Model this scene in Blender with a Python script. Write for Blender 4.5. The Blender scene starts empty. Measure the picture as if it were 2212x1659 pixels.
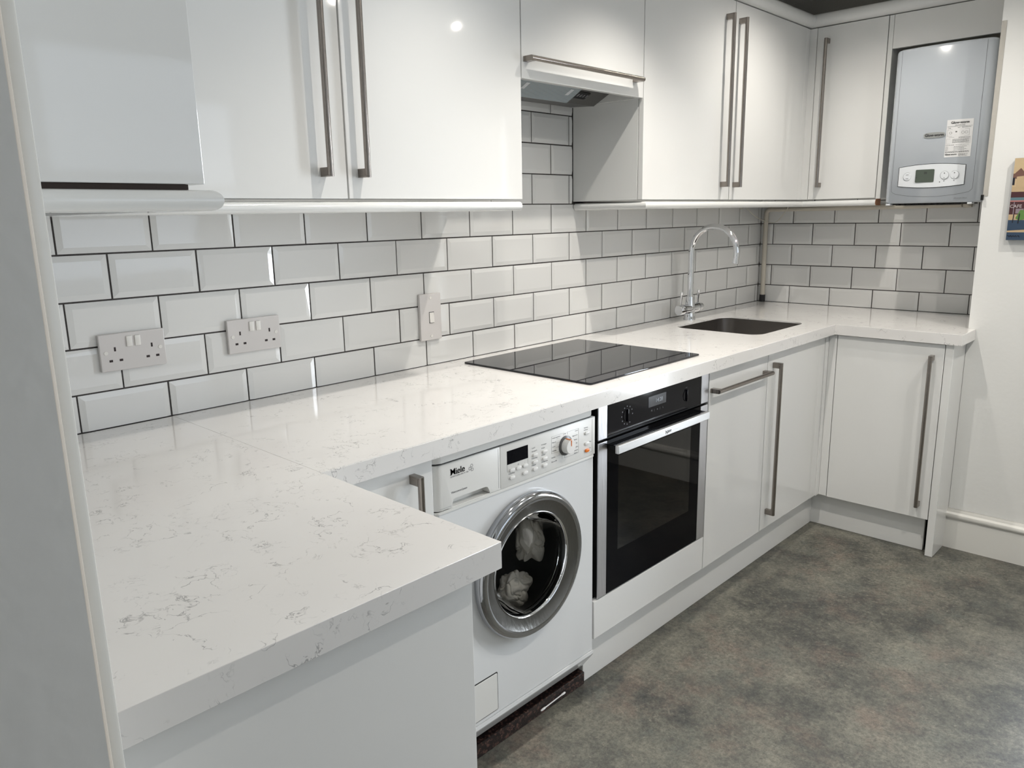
import bpy, bmesh, math, random
from mathutils import Vector, Matrix, noise
random.seed(7)
S = bpy.context.scene
COL = S.collection
PI = math.pi

# ------------------------------------------------------------------ camera
cam_d = bpy.data.cameras.new('camera')
cam = bpy.data.objects.new('camera', cam_d); COL.objects.link(cam)
cam_d.sensor_fit = 'HORIZONTAL'; cam_d.sensor_width = 36.0
cam_d.lens = 1661.5 / 2212 * 36.0
cam_d.clip_start = 0.01; cam_d.clip_end = 50
RX = Vector((0.6891, -0.7245, -0.0181)); DN = Vector((-0.1678, -0.1352, -0.9765)); FW = Vector((0.705, 0.6759, -0.2147))
M = Matrix((RX, -DN, -FW)).transposed().to_4x4()
M.translation = Vector((-0.5351, -1.8558, 1.3634))
cam.matrix_world = M
S.camera = cam

# ------------------------------------------------------------------ exposure, world, lights
S.view_settings.view_transform = 'Standard'; S.view_settings.look = 'None'
S.view_settings.gamma = 1.0; S.view_settings.use_curve_mapping = False
S.view_settings.exposure = 0.52
w = bpy.data.worlds.new('daylight'); S.world = w; w.use_nodes = True
w.node_tree.nodes['Background'].inputs[0].default_value = (0.75, 0.86, 1.0, 1)
w.node_tree.nodes['Background'].inputs[1].default_value = 0.9
CEIL = 2.32
LAMPS = [(1.52, -0.735, 37.0), (0.80, -0.755, 22.0), (2.42, -0.735, 20.0), (0.80, -1.78, 6.0), (1.55, -1.78, 29.0), (2.27, -1.78, 28.0)]
for lx, ly, pw in LAMPS:
    cone = 112 if ly > -1 and lx < 2 else (150 if ly > -1 else 165)
    ld = bpy.data.lights.new('downlight_beam', 'SPOT'); ld.energy = pw; ld.shadow_soft_size = 0.012
    ld.spot_size = math.radians(cone); ld.spot_blend = 1.0; ld.color = (1.0, 0.945, 0.87)
    lo = bpy.data.objects.new('downlight_beam', ld); COL.objects.link(lo); lo.location = (lx, ly, CEIL - 0.035)
def area_light(loc, rot, sx, sz, e, c):
    ad = bpy.data.lights.new('window_and_fill_light', 'AREA'); ad.shape = 'RECTANGLE'; ad.size = sx; ad.size_y = sz
    ad.energy = e; ad.color = c
    ao = bpy.data.objects.new('window_and_fill_light', ad); COL.objects.link(ao); ao.location = loc; ao.rotation_euler = rot
area_light((3.02, -1.87, 1.15), (0, PI / 2, 0), 1.5, 0.5, 44, (0.93, 0.965, 1.0))       # behind the side window, shining in to -x
area_light((1.2, -3.62, 1.55), (PI / 2, 0, 0), 1.5, 1.1, 2.5, (1.0, 0.98, 0.95))      # added fill light behind an invented rear window, shining in to +y

# ------------------------------------------------------------------ materials
MATS = {}
def mat(name, col, rough=0.5, metal=0.0, coat=0.0, spec=0.5, bump=None, emit=None, ior=None):
    if name in MATS: return MATS[name]
    m = bpy.data.materials.new(name); m.use_nodes = True
    b = m.node_tree.nodes['Principled BSDF']
    b.inputs['Base Color'].default_value = (*col, 1); b.inputs['Roughness'].default_value = rough
    b.inputs['Metallic'].default_value = metal; b.inputs['Coat Weight'].default_value = coat
    b.inputs['Coat Roughness'].default_value = 0.04
    b.inputs['Specular IOR Level'].default_value = spec
    if ior: b.inputs['IOR'].default_value = ior
    if emit:
        b.inputs['Emission Color'].default_value = (*emit[0], 1); b.inputs['Emission Strength'].default_value = emit[1]
    if bump:
        nt = m.node_tree; tc = nt.nodes.new('ShaderNodeTexCoord'); mp = nt.nodes.new('ShaderNodeMapping')
        n = nt.nodes.new('ShaderNodeTexNoise'); n.inputs['Scale'].default_value = bump[0]; n.inputs['Detail'].default_value = 2
        if len(bump) > 2: mp.inputs['Scale'].default_value = bump[2]
        bp = nt.nodes.new('ShaderNodeBump'); bp.inputs['Strength'].default_value = bump[1]; bp.inputs['Distance'].default_value = 0.01
        nt.links.new(tc.outputs['Object'], mp.inputs[0]); nt.links.new(mp.outputs[0], n.inputs['Vector'])
        nt.links.new(n.outputs['Fac'], bp.inputs['Height']); nt.links.new(bp.outputs[0], b.inputs['Normal'])
    MATS[name] = m; return m

def N(nt, t, **kw):
    n = nt.nodes.new(t)
    for k, v in kw.items():
        if k in n.inputs: n.inputs[k].default_value = v
        else: setattr(n, k, v)
    return n
def math_n(nt, op, a, b=None, clamp=False):
    n = nt.nodes.new('ShaderNodeMath'); n.operation = op; n.use_clamp = clamp
    for i, x in enumerate((a, b)):
        if x is None: continue
        if isinstance(x, (int, float)): n.inputs[i].default_value = x
        else: nt.links.new(x, n.inputs[i])
    return n.outputs[0]
def smooth(nt, x, lo, hi):
    n = nt.nodes.new('ShaderNodeMapRange'); n.interpolation_type = 'SMOOTHSTEP'
    n.inputs['From Min'].default_value = lo; n.inputs['From Max'].default_value = hi
    nt.links.new(x, n.inputs['Value']); return n.outputs['Result']
def mix(nt, f, a, b):
    n = nt.nodes.new('ShaderNodeMix'); n.data_type = 'RGBA'
    nt.links.new(f, n.inputs[0])
    for i, x in ((6, a), (7, b)):
        if isinstance(x, tuple): n.inputs[i].default_value = (*x, 1)
        else: nt.links.new(x, n.inputs[i])
    return n.outputs[2]

door_white = mat('gloss_white_door', (0.775, 0.775, 0.76), 0.05, bump=(2.2, 0.008))
carcass = mat('satin_white_board', (0.74, 0.745, 0.73), 0.35)
rail_white = mat('gloss_white_rail', (0.78, 0.785, 0.77), 0.18, coat=0.3)
tile_m = mat('glazed_white_tile', (0.74, 0.74, 0.725), 0.06, coat=0.3, bump=(9.0, 0.05))
grout = mat('dark_grey_grout', (0.058, 0.052, 0.050), 0.9, bump=(300, 0.3))
paint = mat('white_wall_paint', (0.78, 0.78, 0.76), 0.55, bump=(60, 0.05))
paint_dull = mat('beige_wall_paint', (0.42, 0.40, 0.36), 0.7)
ceil_m = mat('ceiling_paint', (0.76, 0.75, 0.72), 0.8)
trim_m = mat('cream_gloss_woodwork', (0.68, 0.62, 0.55), 0.4, bump=(25, 0.05))
skirt_m = mat('cream_skirting_paint', (0.77, 0.76, 0.72), 0.3, coat=0.2, bump=(40, 0.04))
nickel = mat('brushed_nickel', (0.30, 0.27, 0.245), 0.25, 1.0, bump=(260, 0.08, (1, 1, 0.05)))
chrome = mat('chrome', (0.80, 0.81, 0.83), 0.04, 1.0)
chrome_soft = mat('satin_chrome_ring', (0.20, 0.20, 0.195), 0.30, 1.0, bump=(120, 0.1, (1, 1, 0.15)))
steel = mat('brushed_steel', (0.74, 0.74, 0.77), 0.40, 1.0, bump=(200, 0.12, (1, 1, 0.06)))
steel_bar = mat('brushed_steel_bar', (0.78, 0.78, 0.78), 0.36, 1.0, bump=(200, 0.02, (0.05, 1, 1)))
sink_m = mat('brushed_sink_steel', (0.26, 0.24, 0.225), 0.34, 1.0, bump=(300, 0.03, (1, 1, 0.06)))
black_glass = mat('black_glass', (0.004, 0.004, 0.005), 0.03, spec=0.06)
black_gloss = mat('black_gloss_panel', (0.006, 0.006, 0.008), 0.08, spec=0.14)
hob_m = mat('black_hob_glass', (0.008, 0.008, 0.012), 0.02, spec=0.42)
black = mat('black_plastic', (0.006, 0.006, 0.006), 0.5, spec=0.3)
rubber = mat('black_rubber', (0.02, 0.02, 0.02), 0.6)
enamel = mat('white_enamel', (0.73, 0.74, 0.745), 0.25, coat=0.3)
wm_plastic = mat('white_machine_plastic', (0.74, 0.735, 0.71), 0.35)
btn_m = mat('white_button', (0.80, 0.79, 0.77), 0.3)
orange = mat('orange_button', (0.80, 0.20, 0.02), 0.3)
socket_m = mat('white_socket_plastic', (0.64, 0.615, 0.60), 0.3)
rocker_m = mat('white_rocker_plastic', (0.78, 0.76, 0.72), 0.25)
hole_m = mat('socket_slot_dark', (0.03, 0.02, 0.02), 0.8)
ink = mat('black_print', (0.02, 0.02, 0.02), 0.5)
ink_grey = mat('grey_print', (0.12, 0.12, 0.13), 0.5)
pale_ink = mat('pale_grey_print', (0.30, 0.31, 0.33), 0.5)
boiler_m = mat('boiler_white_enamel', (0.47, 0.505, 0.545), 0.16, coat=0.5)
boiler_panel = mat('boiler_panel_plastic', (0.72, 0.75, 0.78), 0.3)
lcd = mat('green_grey_lcd', (0.075, 0.095, 0.075), 0.25)
sticker_m = mat('sticker_paper', (0.70, 0.70, 0.70), 0.5)
badge_m = mat('silver_badge', (0.45, 0.46, 0.45), 0.3, 0.6)
hood_m = mat('dark_grey_hood_metal', (0.13, 0.125, 0.12), 0.35, 0.6)
pipe_m = mat('cream_painted_pipe', (0.58, 0.54, 0.46), 0.4, bump=(50, 0.15))
foam = mat('black_pipe_sleeve', (0.02, 0.02, 0.022), 0.8)
cable_m = mat('cream_cable', (0.60, 0.57, 0.48), 0.5)
swab_m = mat('white_cotton', (0.80, 0.78, 0.78), 0.7)
cloth = mat('white_laundry_cotton', (0.72, 0.69, 0.64), 0.9, bump=(220, 0.15))
wood_cut = mat('brown_chipboard_edge', (0.35, 0.16, 0.08), 0.7)
batten = mat('bare_plaster_strip', (0.46, 0.44, 0.40), 0.7, bump=(60, 0.2))
display_m = mat('dark_display', (0.03, 0.033, 0.038), 0.15)
lamp_lens = mat('lamp_lens', (1, 0.95, 0.88), 0.4, emit=((1.0, 0.93, 0.82), 3.0))

def glass(name, tint, mixf, rough=0.02, ior=1.5):
    m = bpy.data.materials.new(name); m.use_nodes = True; nt = m.node_tree
    for n in list(nt.nodes): nt.nodes.remove(n)
    o = nt.nodes.new('ShaderNodeOutputMaterial'); g = nt.nodes.new('ShaderNodeBsdfGlossy'); t = nt.nodes.new('ShaderNodeBsdfTransparent')
    g.inputs['Roughness'].default_value = rough; t.inputs['Color'].default_value = (*tint, 1)
    fr = nt.nodes.new('ShaderNodeFresnel'); fr.inputs['IOR'].default_value = 1.5
    f = math_n(nt, 'ADD', fr.outputs[0], mixf, True); fr.inputs['IOR'].default_value = ior
    mx = nt.nodes.new('ShaderNodeMixShader'); nt.links.new(f, mx.inputs[0])
    nt.links.new(t.outputs[0], mx.inputs[1]); nt.links.new(g.outputs[0], mx.inputs[2]); nt.links.new(mx.outputs[0], o.inputs[0])
    return m
bowl_glass = glass('washer_bowl_glass', (0.80, 0.80, 0.78), 0.0, 0.02, 1.13)
oven_glass = glass('tinted_oven_glass', (0.42, 0.42, 0.43), 0.02)
pane_glass = glass('clear_window_glass', (0.96, 0.98, 1.0), 0.0)
def frosted():
    m = bpy.data.materials.new('ribbed_lamp_cover'); m.use_nodes = True; nt = m.node_tree
    b = nt.nodes['Principled BSDF']; b.inputs['Base Color'].default_value = (0.42, 0.47, 0.50, 1); b.inputs['Roughness'].default_value = 0.25
    tc = nt.nodes.new('ShaderNodeTexCoord'); sx = nt.nodes.new('ShaderNodeSeparateXYZ'); nt.links.new(tc.outputs['Object'], sx.inputs[0])
    wv = math_n(nt, 'SINE', math_n(nt, 'MULTIPLY', sx.outputs[1], 1250.0))
    f = smooth(nt, wv, -0.6, 0.9)
    nt.links.new(mix(nt, f, (0.20, 0.24, 0.26), (0.48, 0.54, 0.57)), b.inputs['Base Color'])
    return m
ribbed = frosted()

def worktop_mat():
    m = bpy.data.materials.new('veined_white_quartz'); m.use_nodes = True; nt = m.node_tree
    b = nt.nodes['Principled BSDF']; b.inputs['Roughness'].default_value = 0.12; b.inputs['Coat Weight'].default_value = 0.2
    tc = nt.nodes.new('ShaderNodeTexCoord'); P = tc.outputs['Object']
    # domain warp
    wn = N(nt, 'ShaderNodeTexNoise', Scale=5.0, Detail=4.0, Roughness=0.65); nt.links.new(P, wn.inputs['Vector'])
    sub = nt.nodes.new('ShaderNodeVectorMath'); sub.operation = 'SUBTRACT'; nt.links.new(wn.outputs['Color'], sub.inputs[0]); sub.inputs[1].default_value = (0.5, 0.5, 0.5)
    sc = nt.nodes.new('ShaderNodeVectorMath'); sc.operation = 'SCALE'; nt.links.new(sub.outputs[0], sc.inputs[0]); sc.inputs['Scale'].default_value = 0.16
    ad = nt.nodes.new('ShaderNodeVectorMath'); ad.operation = 'ADD'; nt.links.new(P, ad.inputs[0]); nt.links.new(sc.outputs[0], ad.inputs[1])
    def vein(scale, width, mlo, mhi, mscale, seed, rough=0.6):
        n = N(nt, 'ShaderNodeTexNoise', Scale=scale, Detail=6.0, Roughness=rough); n.noise_dimensions = '4D'; n.inputs['W'].default_value = seed
        nt.links.new(ad.outputs[0], n.inputs['Vector'])
        d = math_n(nt, 'ABSOLUTE', math_n(nt, 'SUBTRACT', n.outputs['Fac'], 0.5))
        line = math_n(nt, 'SUBTRACT', 1.0, smooth(nt, d, 0.0, width))
        k = N(nt, 'ShaderNodeTexNoise', Scale=mscale, Detail=3.0, Roughness=0.6); k.noise_dimensions = '4D'; k.inputs['W'].default_value = seed + 3
        nt.links.new(P, k.inputs['Vector'])
        return math_n(nt, 'MULTIPLY', line, smooth(nt, k.outputs['Fac'], mlo, mhi))
    a = vein(4.2, 0.0042, 0.50, 0.57, 6.5, 1.3, 0.6)
    a2 = vein(6.5, 0.0055, 0.51, 0.60, 8.0, 21.3, 0.6)
    c = vein(14.0, 0.008, 0.52, 0.62, 9.0, 5.1, 0.55)
    e = vein(30.0, 0.013, 0.54, 0.64, 14.0, 9.7, 0.5)
    a = math_n(nt, 'MAXIMUM', a, a2)
    f = math_n(nt, 'MAXIMUM', a, math_n(nt, 'MAXIMUM', math_n(nt, 'MULTIPLY', c, 0.85), math_n(nt, 'MULTIPLY', e, 0.6)))
    brk = N(nt, 'ShaderNodeTexNoise', Scale=45.0, Detail=2.0); nt.links.new(P, brk.inputs['Vector'])
    f = math_n(nt, 'MULTIPLY', f, smooth(nt, brk.outputs['Fac'], 0.36, 0.54))
    f = math_n(nt, 'MULTIPLY', f, 0.62)
    cl = N(nt, 'ShaderNodeTexNoise', Scale=3.0, Detail=3.0); nt.links.new(P, cl.inputs['Vector'])
    base = mix(nt, smooth(nt, cl.outputs['Fac'], 0.35, 0.65), (0.80, 0.785, 0.765), (0.765, 0.75, 0.735))
    nt.links.new(mix(nt, f, base, (0.19, 0.185, 0.19)), b.inputs['Base Color'])
    return m
quartz = worktop_mat()

def floor_mat():
    m = bpy.data.materials.new('mottled_stone_vinyl'); m.use_nodes = True; nt = m.node_tree
    b = nt.nodes['Principled BSDF']; b.inputs['Roughness'].default_value = 0.48
    tc = nt.nodes.new('ShaderNodeTexCoord'); P = tc.outputs['Object']
    def nz(s, d, r, w_):
        n = N(nt, 'ShaderNodeTexNoise', Scale=s, Detail=d, Roughness=r); n.noise_dimensions = '4D'; n.inputs['W'].default_value = w_
        nt.links.new(P, n.inputs['Vector']); return n.outputs['Fac']
    base = mix(nt, smooth(nt, nz(3.8, 12, 0.78, 0.4), 0.34, 0.66), (0.038, 0.041, 0.040), (0.175, 0.172, 0.142))
    base = mix(nt, math_n(nt, 'MULTIPLY', smooth(nt, nz(3.6, 10, 0.75, 4.0), 0.5, 0.66), 0.55), base, (0.165, 0.122, 0.100))
    base = mix(nt, math_n(nt, 'MULTIPLY', smooth(nt, nz(5.5, 10, 0.75, 9.0), 0.51, 0.66), 0.5), base, (0.095, 0.108, 0.098))
    base = mix(nt, math_n(nt, 'MULTIPLY', smooth(nt, nz(40, 6, 0.8, 2.0), 0.50, 0.66), 0.6), base, (0.040, 0.040, 0.040))
    base = mix(nt, math_n(nt, 'MULTIPLY', smooth(nt, nz(60, 5, 0.75, 12.0), 0.55, 0.70), 0.5), base, (0.28, 0.26, 0.21))
    base = mix(nt, math_n(nt, 'MULTIPLY', smooth(nt, nz(120, 3, 0.65, 15.0), 0.66, 0.74), 0.8), base, (0.015, 0.015, 0.015))
    mul = nt.nodes.new('ShaderNodeMix'); mul.data_type = 'RGBA'; mul.blend_type = 'MULTIPLY'; mul.inputs[0].default_value = 1.0
    nt.links.new(base, mul.inputs[6]); nt.links.new(mix(nt, smooth(nt, nz(85, 8, 0.9, 30.0), 0.38, 0.62), (0.62, 0.61, 0.60), (1.42, 1.40, 1.36)), mul.inputs[7])
    nt.links.new(mul.outputs[2], b.inputs['Base Color'])
    return m
vinyl = floor_mat()

def granite_mat():
    m = bpy.data.materials.new('dark_speckled_laminate'); m.use_nodes = True; nt = m.node_tree
    b = nt.nodes['Principled BSDF']; b.inputs['Roughness'].default_value = 0.3
    tc = nt.nodes.new('ShaderNodeTexCoord')
    n = N(nt, 'ShaderNodeTexNoise', Scale=130.0, Detail=3.0, Roughness=0.7); nt.links.new(tc.outputs['Object'], n.inputs['Vector'])
    nt.links.new(mix(nt, smooth(nt, n.outputs['Fac'], 0.5, 0.66), (0.012, 0.008, 0.008), (0.13, 0.07, 0.055)), b.inputs['Base Color'])
    return m
granite = granite_mat()

# ------------------------------------------------------------------ mesh helpers
def base_of(o):
    v = Vector((0, 0, 0))
    while o is not None: v += o.location; o = o.parent
    return v
def obj(name, bm, m, parent=None, smoothing=False, loc=None):
    """one linked mesh object from a bmesh drawn in world coordinates"""
    me = bpy.data.meshes.new(name)
    bmesh.ops.recalc_face_normals(bm, faces=bm.faces)
    off = base_of(parent)
    if loc is not None: off = off + (Vector(loc) - off)
    bm.transform(Matrix.Translation(-off)); bm.to_mesh(me); bm.free()
    for k in (m if isinstance(m, (list, tuple)) else [m]): me.materials.append(k)
    if smoothing:
        me.set_sharp_from_angle(angle=math.radians(28 if smoothing == 40 else smoothing if smoothing > 1 else 35))
        for p in me.polygons:          # broad flat faces stay flat, only curved strips are smoothed
            vv = [me.vertices[i].co for i in p.vertices]
            L = max((vv[i] - vv[i - 1]).length for i in range(len(vv)))
            p.use_smooth = not (smoothing == 40 and p.area / max(L, 1e-9) > 0.011)
    o = bpy.data.objects.new(name, me); COL.objects.link(o)
    if parent is not None:
        o.parent = parent
        if loc is not None: o.location = Vector(loc) - base_of(parent)
    elif loc is not None: o.location = loc
    return o
def tag(o, label, cat, group=None):
    o['label'] = label; o['category'] = cat
    if group: o['group'] = group
    return o
def thing(name, label, cat, loc, group=None):
    o = bpy.data.objects.new(name, None); COL.objects.link(o); o.location = loc; o.empty_display_size = 0.05
    return tag(o, label, cat, group)
def struct(name, bm, m, sm=False):
    o = obj(name, bm, m, None, sm); o['kind'] = 'structure'; return o
def B(): return bmesh.new()
def box(bm, x0, x1, y0, y1, z0, z1, bev=0.0, seg=2, mi=0):
    x0, x1 = min(x0, x1), max(x0, x1); y0, y1 = min(y0, y1), max(y0, y1); z0, z1 = min(z0, z1), max(z0, z1)
    r = bmesh.ops.create_cube(bm, size=1.0)
    vs = r['verts']
    for v in vs: v.co = Vector((x0 + (v.co.x + .5) * (x1 - x0), y0 + (v.co.y + .5) * (y1 - y0), z0 + (v.co.z + .5) * (z1 - z0)))
    fs = {f for v in vs for f in v.link_faces}
    for f in fs: f.material_index = mi
    if bev > 0:
        es = list({e for v in vs for e in v.link_edges})
        g = bmesh.ops.bevel(bm, geom=es, offset=bev, segments=seg, affect='EDGES', profile=0.5)
        for f in g['faces']: f.material_index = mi
    return bm
def prism(bm, pts, axis, a, b, mi=0, bev=0.0, seg=2):
    """extrude 2-D polygon along axis from a to b. axis x: pts=(y,z); y: (x,z); z: (x,y)"""
    def p3(p, t):
        return {'x': (t, p[0], p[1]), 'y': (p[0], t, p[1]), 'z': (p[0], p[1], t)}[axis]
    lo = [bm.verts.new(p3(p, a)) for p in pts]; hi = [bm.verts.new(p3(p, b)) for p in pts]
    n = len(pts); fs = [bm.faces.new(lo), bm.faces.new(list(reversed(hi)))]
    for i in range(n): fs.append(bm.faces.new((lo[i], hi[i], hi[(i + 1) % n], lo[(i + 1) % n])))
    for f in fs: f.material_index = mi
    if bev > 0:
        es = list({e for f in fs[:2] for e in f.edges})
        g = bmesh.ops.bevel(bm, geom=es, offset=bev, segments=seg, affect='EDGES', profile=0.5)
        for f in g['faces']: f.material_index = mi
    return bm
def frame_of(d):
    d = d.normalized(); u = Vector((0, 0, 1)) if abs(d.z) < 0.9 else Vector((1, 0, 0))
    a = d.cross(u).normalized(); return a, d.cross(a).normalized()
def tube(bm, pts, r, seg=16, mi=0, cap=True):
    pts = [Vector(p) for p in pts]; rings = []
    a = None
    for i, p in enumerate(pts):
        d = (pts[min(i + 1, len(pts) - 1)] - pts[max(i - 1, 0)]).normalized()
        if a is None: a, _ = frame_of(d)
        a = (a - d * a.dot(d)).normalized(); c = d.cross(a)
        rr = r[i] if isinstance(r, (list, tuple)) else r
        rings.append([bm.verts.new(p + (a * math.cos(t) + c * math.sin(t)) * rr) for t in [2 * PI * k / seg for k in range(seg)]])
    for i in range(len(rings) - 1):
        for k in range(seg):
            f = bm.faces.new((rings[i][k], rings[i][(k + 1) % seg], rings[i + 1][(k + 1) % seg], rings[i + 1][k])); f.material_index = mi
    if cap:
        f = bm.faces.new(rings[0]); f.material_index = mi
        f = bm.faces.new(rings[-1]); f.material_index = mi
    return bm
def lathe(bm, prof, org, axis, seg=32, mi=0):
    """prof: list of (radius, distance along axis)"""
    org = Vector(org); d = Vector(axis).normalized(); a, c = frame_of(d); rings = []
    for r, t in prof:
        if r < 1e-6: rings.append([bm.verts.new(org + d * t)])
        else: rings.append([bm.verts.new(org + d * t + (a * math.cos(q) + c * math.sin(q)) * r) for q in [2 * PI * k / seg for k in range(seg)]])
    for i in range(len(rings) - 1):
        A, Bq = rings[i], rings[i + 1]
        for k in range(seg):
            k2 = (k + 1) % seg
            if len(A) == 1 and len(Bq) == 1: continue
            if len(A) == 1: f = bm.faces.new((A[0], Bq[k2], Bq[k]))
            elif len(Bq) == 1: f = bm.faces.new((A[k], A[k2], Bq[0]))
            else: f = bm.faces.new((A[k], A[k2], Bq[k2], Bq[k]))
            f.material_index = mi
    return bm
def rrect(x0, x1, y0, y1, r, n=5):
    out = []
    for cx, cy, a0 in ((x1 - r, y1 - r, 0), (x0 + r, y1 - r, 90), (x0 + r, y0 + r, 180), (x1 - r, y0 + r, 270)):
        for k in range(n + 1):
            a = math.radians(a0 + 90 * k / n); out.append((cx + r * math.cos(a), cy + r * math.sin(a)))
    return out
def hole_face(bm, outer, inner, axis, t, mi=0):
    """flat face with a hole, in the plane axis = t"""
    def p3(p): return {'x': (t, p[0], p[1]), 'y': (p[0], t, p[1]), 'z': (p[0], p[1], t)}[axis]
    eo = []; allv = []
    for loop in (outer, inner):
        vs = [bm.verts.new(p3(p)) for p in loop]; allv.append(vs)
        for i in range(len(vs)): eo.append(bm.edges.new((vs[i], vs[(i + 1) % len(vs)])))
    r = bmesh.ops.triangle_fill(bm, use_beauty=True, use_dissolve=False, edges=eo)
    for g in r['geom']:
        if isinstance(g, bmesh.types.BMFace): g.material_index = mi
    return allv
def loft(bm, A, Bq, mi=0):
    n = len(A)
    for i in range(n):
        f = bm.faces.new((A[i], A[(i + 1) % n], Bq[(i + 1) % n], Bq[i])); f.material_index = mi
def text(bm, s, origin, right, up, size, bold=0.0, shear=0.0, center=False, sx=1.0, depth=0.0003, mi=0):
    """lettering as a thin mesh; origin is the left (or centre) baseline point"""
    cu = bpy.data.curves.new('lettering_curve', 'FONT'); cu.body = s; cu.size = 1.0; cu.offset = bold; cu.shear = shear; cu.resolution_u = 3
    if center: cu.align_x = 'CENTER'
    o = bpy.data.objects.new('lettering_curve', cu); COL.objects.link(o)
    dg = bpy.context.evaluated_depsgraph_get(); me = bpy.data.meshes.new_from_object(o.evaluated_get(dg))
    r = Vector(right).normalized(); u = Vector(up).normalized(); n = r.cross(u)
    mtx = Matrix((r * size * sx, u * size, n)).transposed().to_4x4(); mtx.translation = Vector(origin) + n * depth
    me.transform(mtx)
    k0 = len(bm.faces); bm.from_mesh(me); bm.faces.ensure_lookup_table()
    for f in bm.faces[k0:]: f.material_index = mi
    bpy.data.objects.remove(o); bpy.data.curves.remove(cu); bpy.data.meshes.remove(me)
    return bm
FX, UZ = (1, 0, 0), (0, 0, 1)          # lettering on faces that look to -y
def T(bm, s, x, z, size, y, **k): return text(bm, s, (x, y, z), FX, UZ, size, **k)
def Q(bm, pts, mi=0):
    f = bm.faces.new([bm.verts.new(p) for p in pts]); f.material_index = mi

# ------------------------------------------------------------------ the room
bm = B(); box(bm, -1.6, 3.4, -3.5, 0.12, -0.06, 0.0); struct('floor', bm, vinyl)
bm = B(); box(bm, -1.6, 3.4, -3.5, 0.12, CEIL, CEIL + 0.05); struct('ceiling', bm, ceil_m)

TP, TH, H1 = 0.203, 0.103, 0.9867
def tiles(bm, u0, u1, joints_int_rows, zlo, zhi, to3, off, ulim=None):
    """bevelled metro tiles with joints at off + k*TP (rows in joints_int_rows) or half a tile on"""
    rnd = random.Random(3)
    r = -1
    while True:
        z0 = H1 + (r) * TH; z1 = z0 + TH; row = r + 2
        r += 1
        if z0 >= zhi: break
        if z1 <= zlo: continue
        sh = 0.0 if (row % 2 == joints_int_rows) else 0.5
        k = -6
        while True:
            a = off + (k + sh) * TP; b = a + TP; k += 1
            if a >= u1: break
            if b <= u0: continue
            ca, cb, c0, c1 = max(a, u0), min(b, u1), max(z0, zlo), min(z1, zhi)
            if cb - ca < 0.012 or c1 - c0 < 0.012: continue
            j = lambda: rnd.uniform(-0.00035, 0.00035)
            g = 0.0020
            A0, A1, Z0, Z1 = ca + (g + j() if a >= u0 else 0), cb - (g + j() if b <= u1 else 0), c0 + (g + j() if z0 >= zlo else 0), c1 - (g + j() if z1 <= zhi else 0)
            bv = 0.013
            I0 = A0 + (bv if a >= u0 else 0); I1 = A1 - (bv if b <= u1 else 0)
            J0 = Z0 + (bv if z0 >= zlo else 0); J1 = Z1 - (bv if z1 <= zhi else 0)
            if I1 <= I0 or J1 <= J0: I0, I1, J0, J1 = A0, A1, Z0, Z1
            t = [rnd.uniform(-0.0003, 0.0003) for _ in range(3)]
            def h(u, z): return -0.0004 + t[0] * ((u - a) / TP - .5) * 2 + t[1] * ((z - z0) / TH - .5) * 2
            base = [bm.verts.new(to3(u, z, 0.0045)) for u, z in ((A0, Z0), (A1, Z0), (A1, Z1), (A0, Z1))]
            rim = [bm.verts.new(to3(u, z, 0.0022)) for u, z in ((A0, Z0), (A1, Z0), (A1, Z1), (A0, Z1))]
            top = [bm.verts.new(to3(u, z, h(u, z))) for u, z in ((I0, J0), (I1, J0), (I1, J1), (I0, J1))]
            f = bm.faces.new(top); f.material_index = 1
            for i in range(4):
                n = (i + 1) % 4
                f = bm.faces.new((rim[i], rim[n], top[n], top[i])); f.material_index = 1
                f = bm.faces.new((base[i], base[n], rim[n], rim[i])); f.material_index = 1
bm = B()
box(bm, -0.40, 3.40, 0.0048, 0.12, 0.0, CEIL, mi=2)
box(bm, -0.379, 3.276, 0.0035, 0.0047, 0.88, 1.44, mi=0)
box(bm, 1.10, 1.78, 0.0035, 0.0047, 1.44, 1.86, mi=0)
back3 = lambda u, z, d: (u, d, z)
tiles(bm, -0.379, 3.272, 1, 0.902, 1.3990, back3, 0.0)
tiles(bm, 1.148, 1.741, 1, 1.3980, 1.85, back3, 0.0)
struct('wall_back', bm, [grout, tile_m, paint_dull])
FXW = 3.273
bm = B()
box(bm, FXW + 0.0048, 3.40, -1.25, 0.0048, 0.0, CEIL, mi=2)
box(bm, FXW + 0.0035, FXW + 0.0047, -1.10, 0.0034, 0.88, 1.44, mi=0)
tiles(bm, 0.0015, 1.084, 0, 0.902, 1.43, lambda u, z, d: (FXW + d, -u, z), 0.0668)
struct('wall_right', bm, [grout, tile_m, paint_dull])
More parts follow.
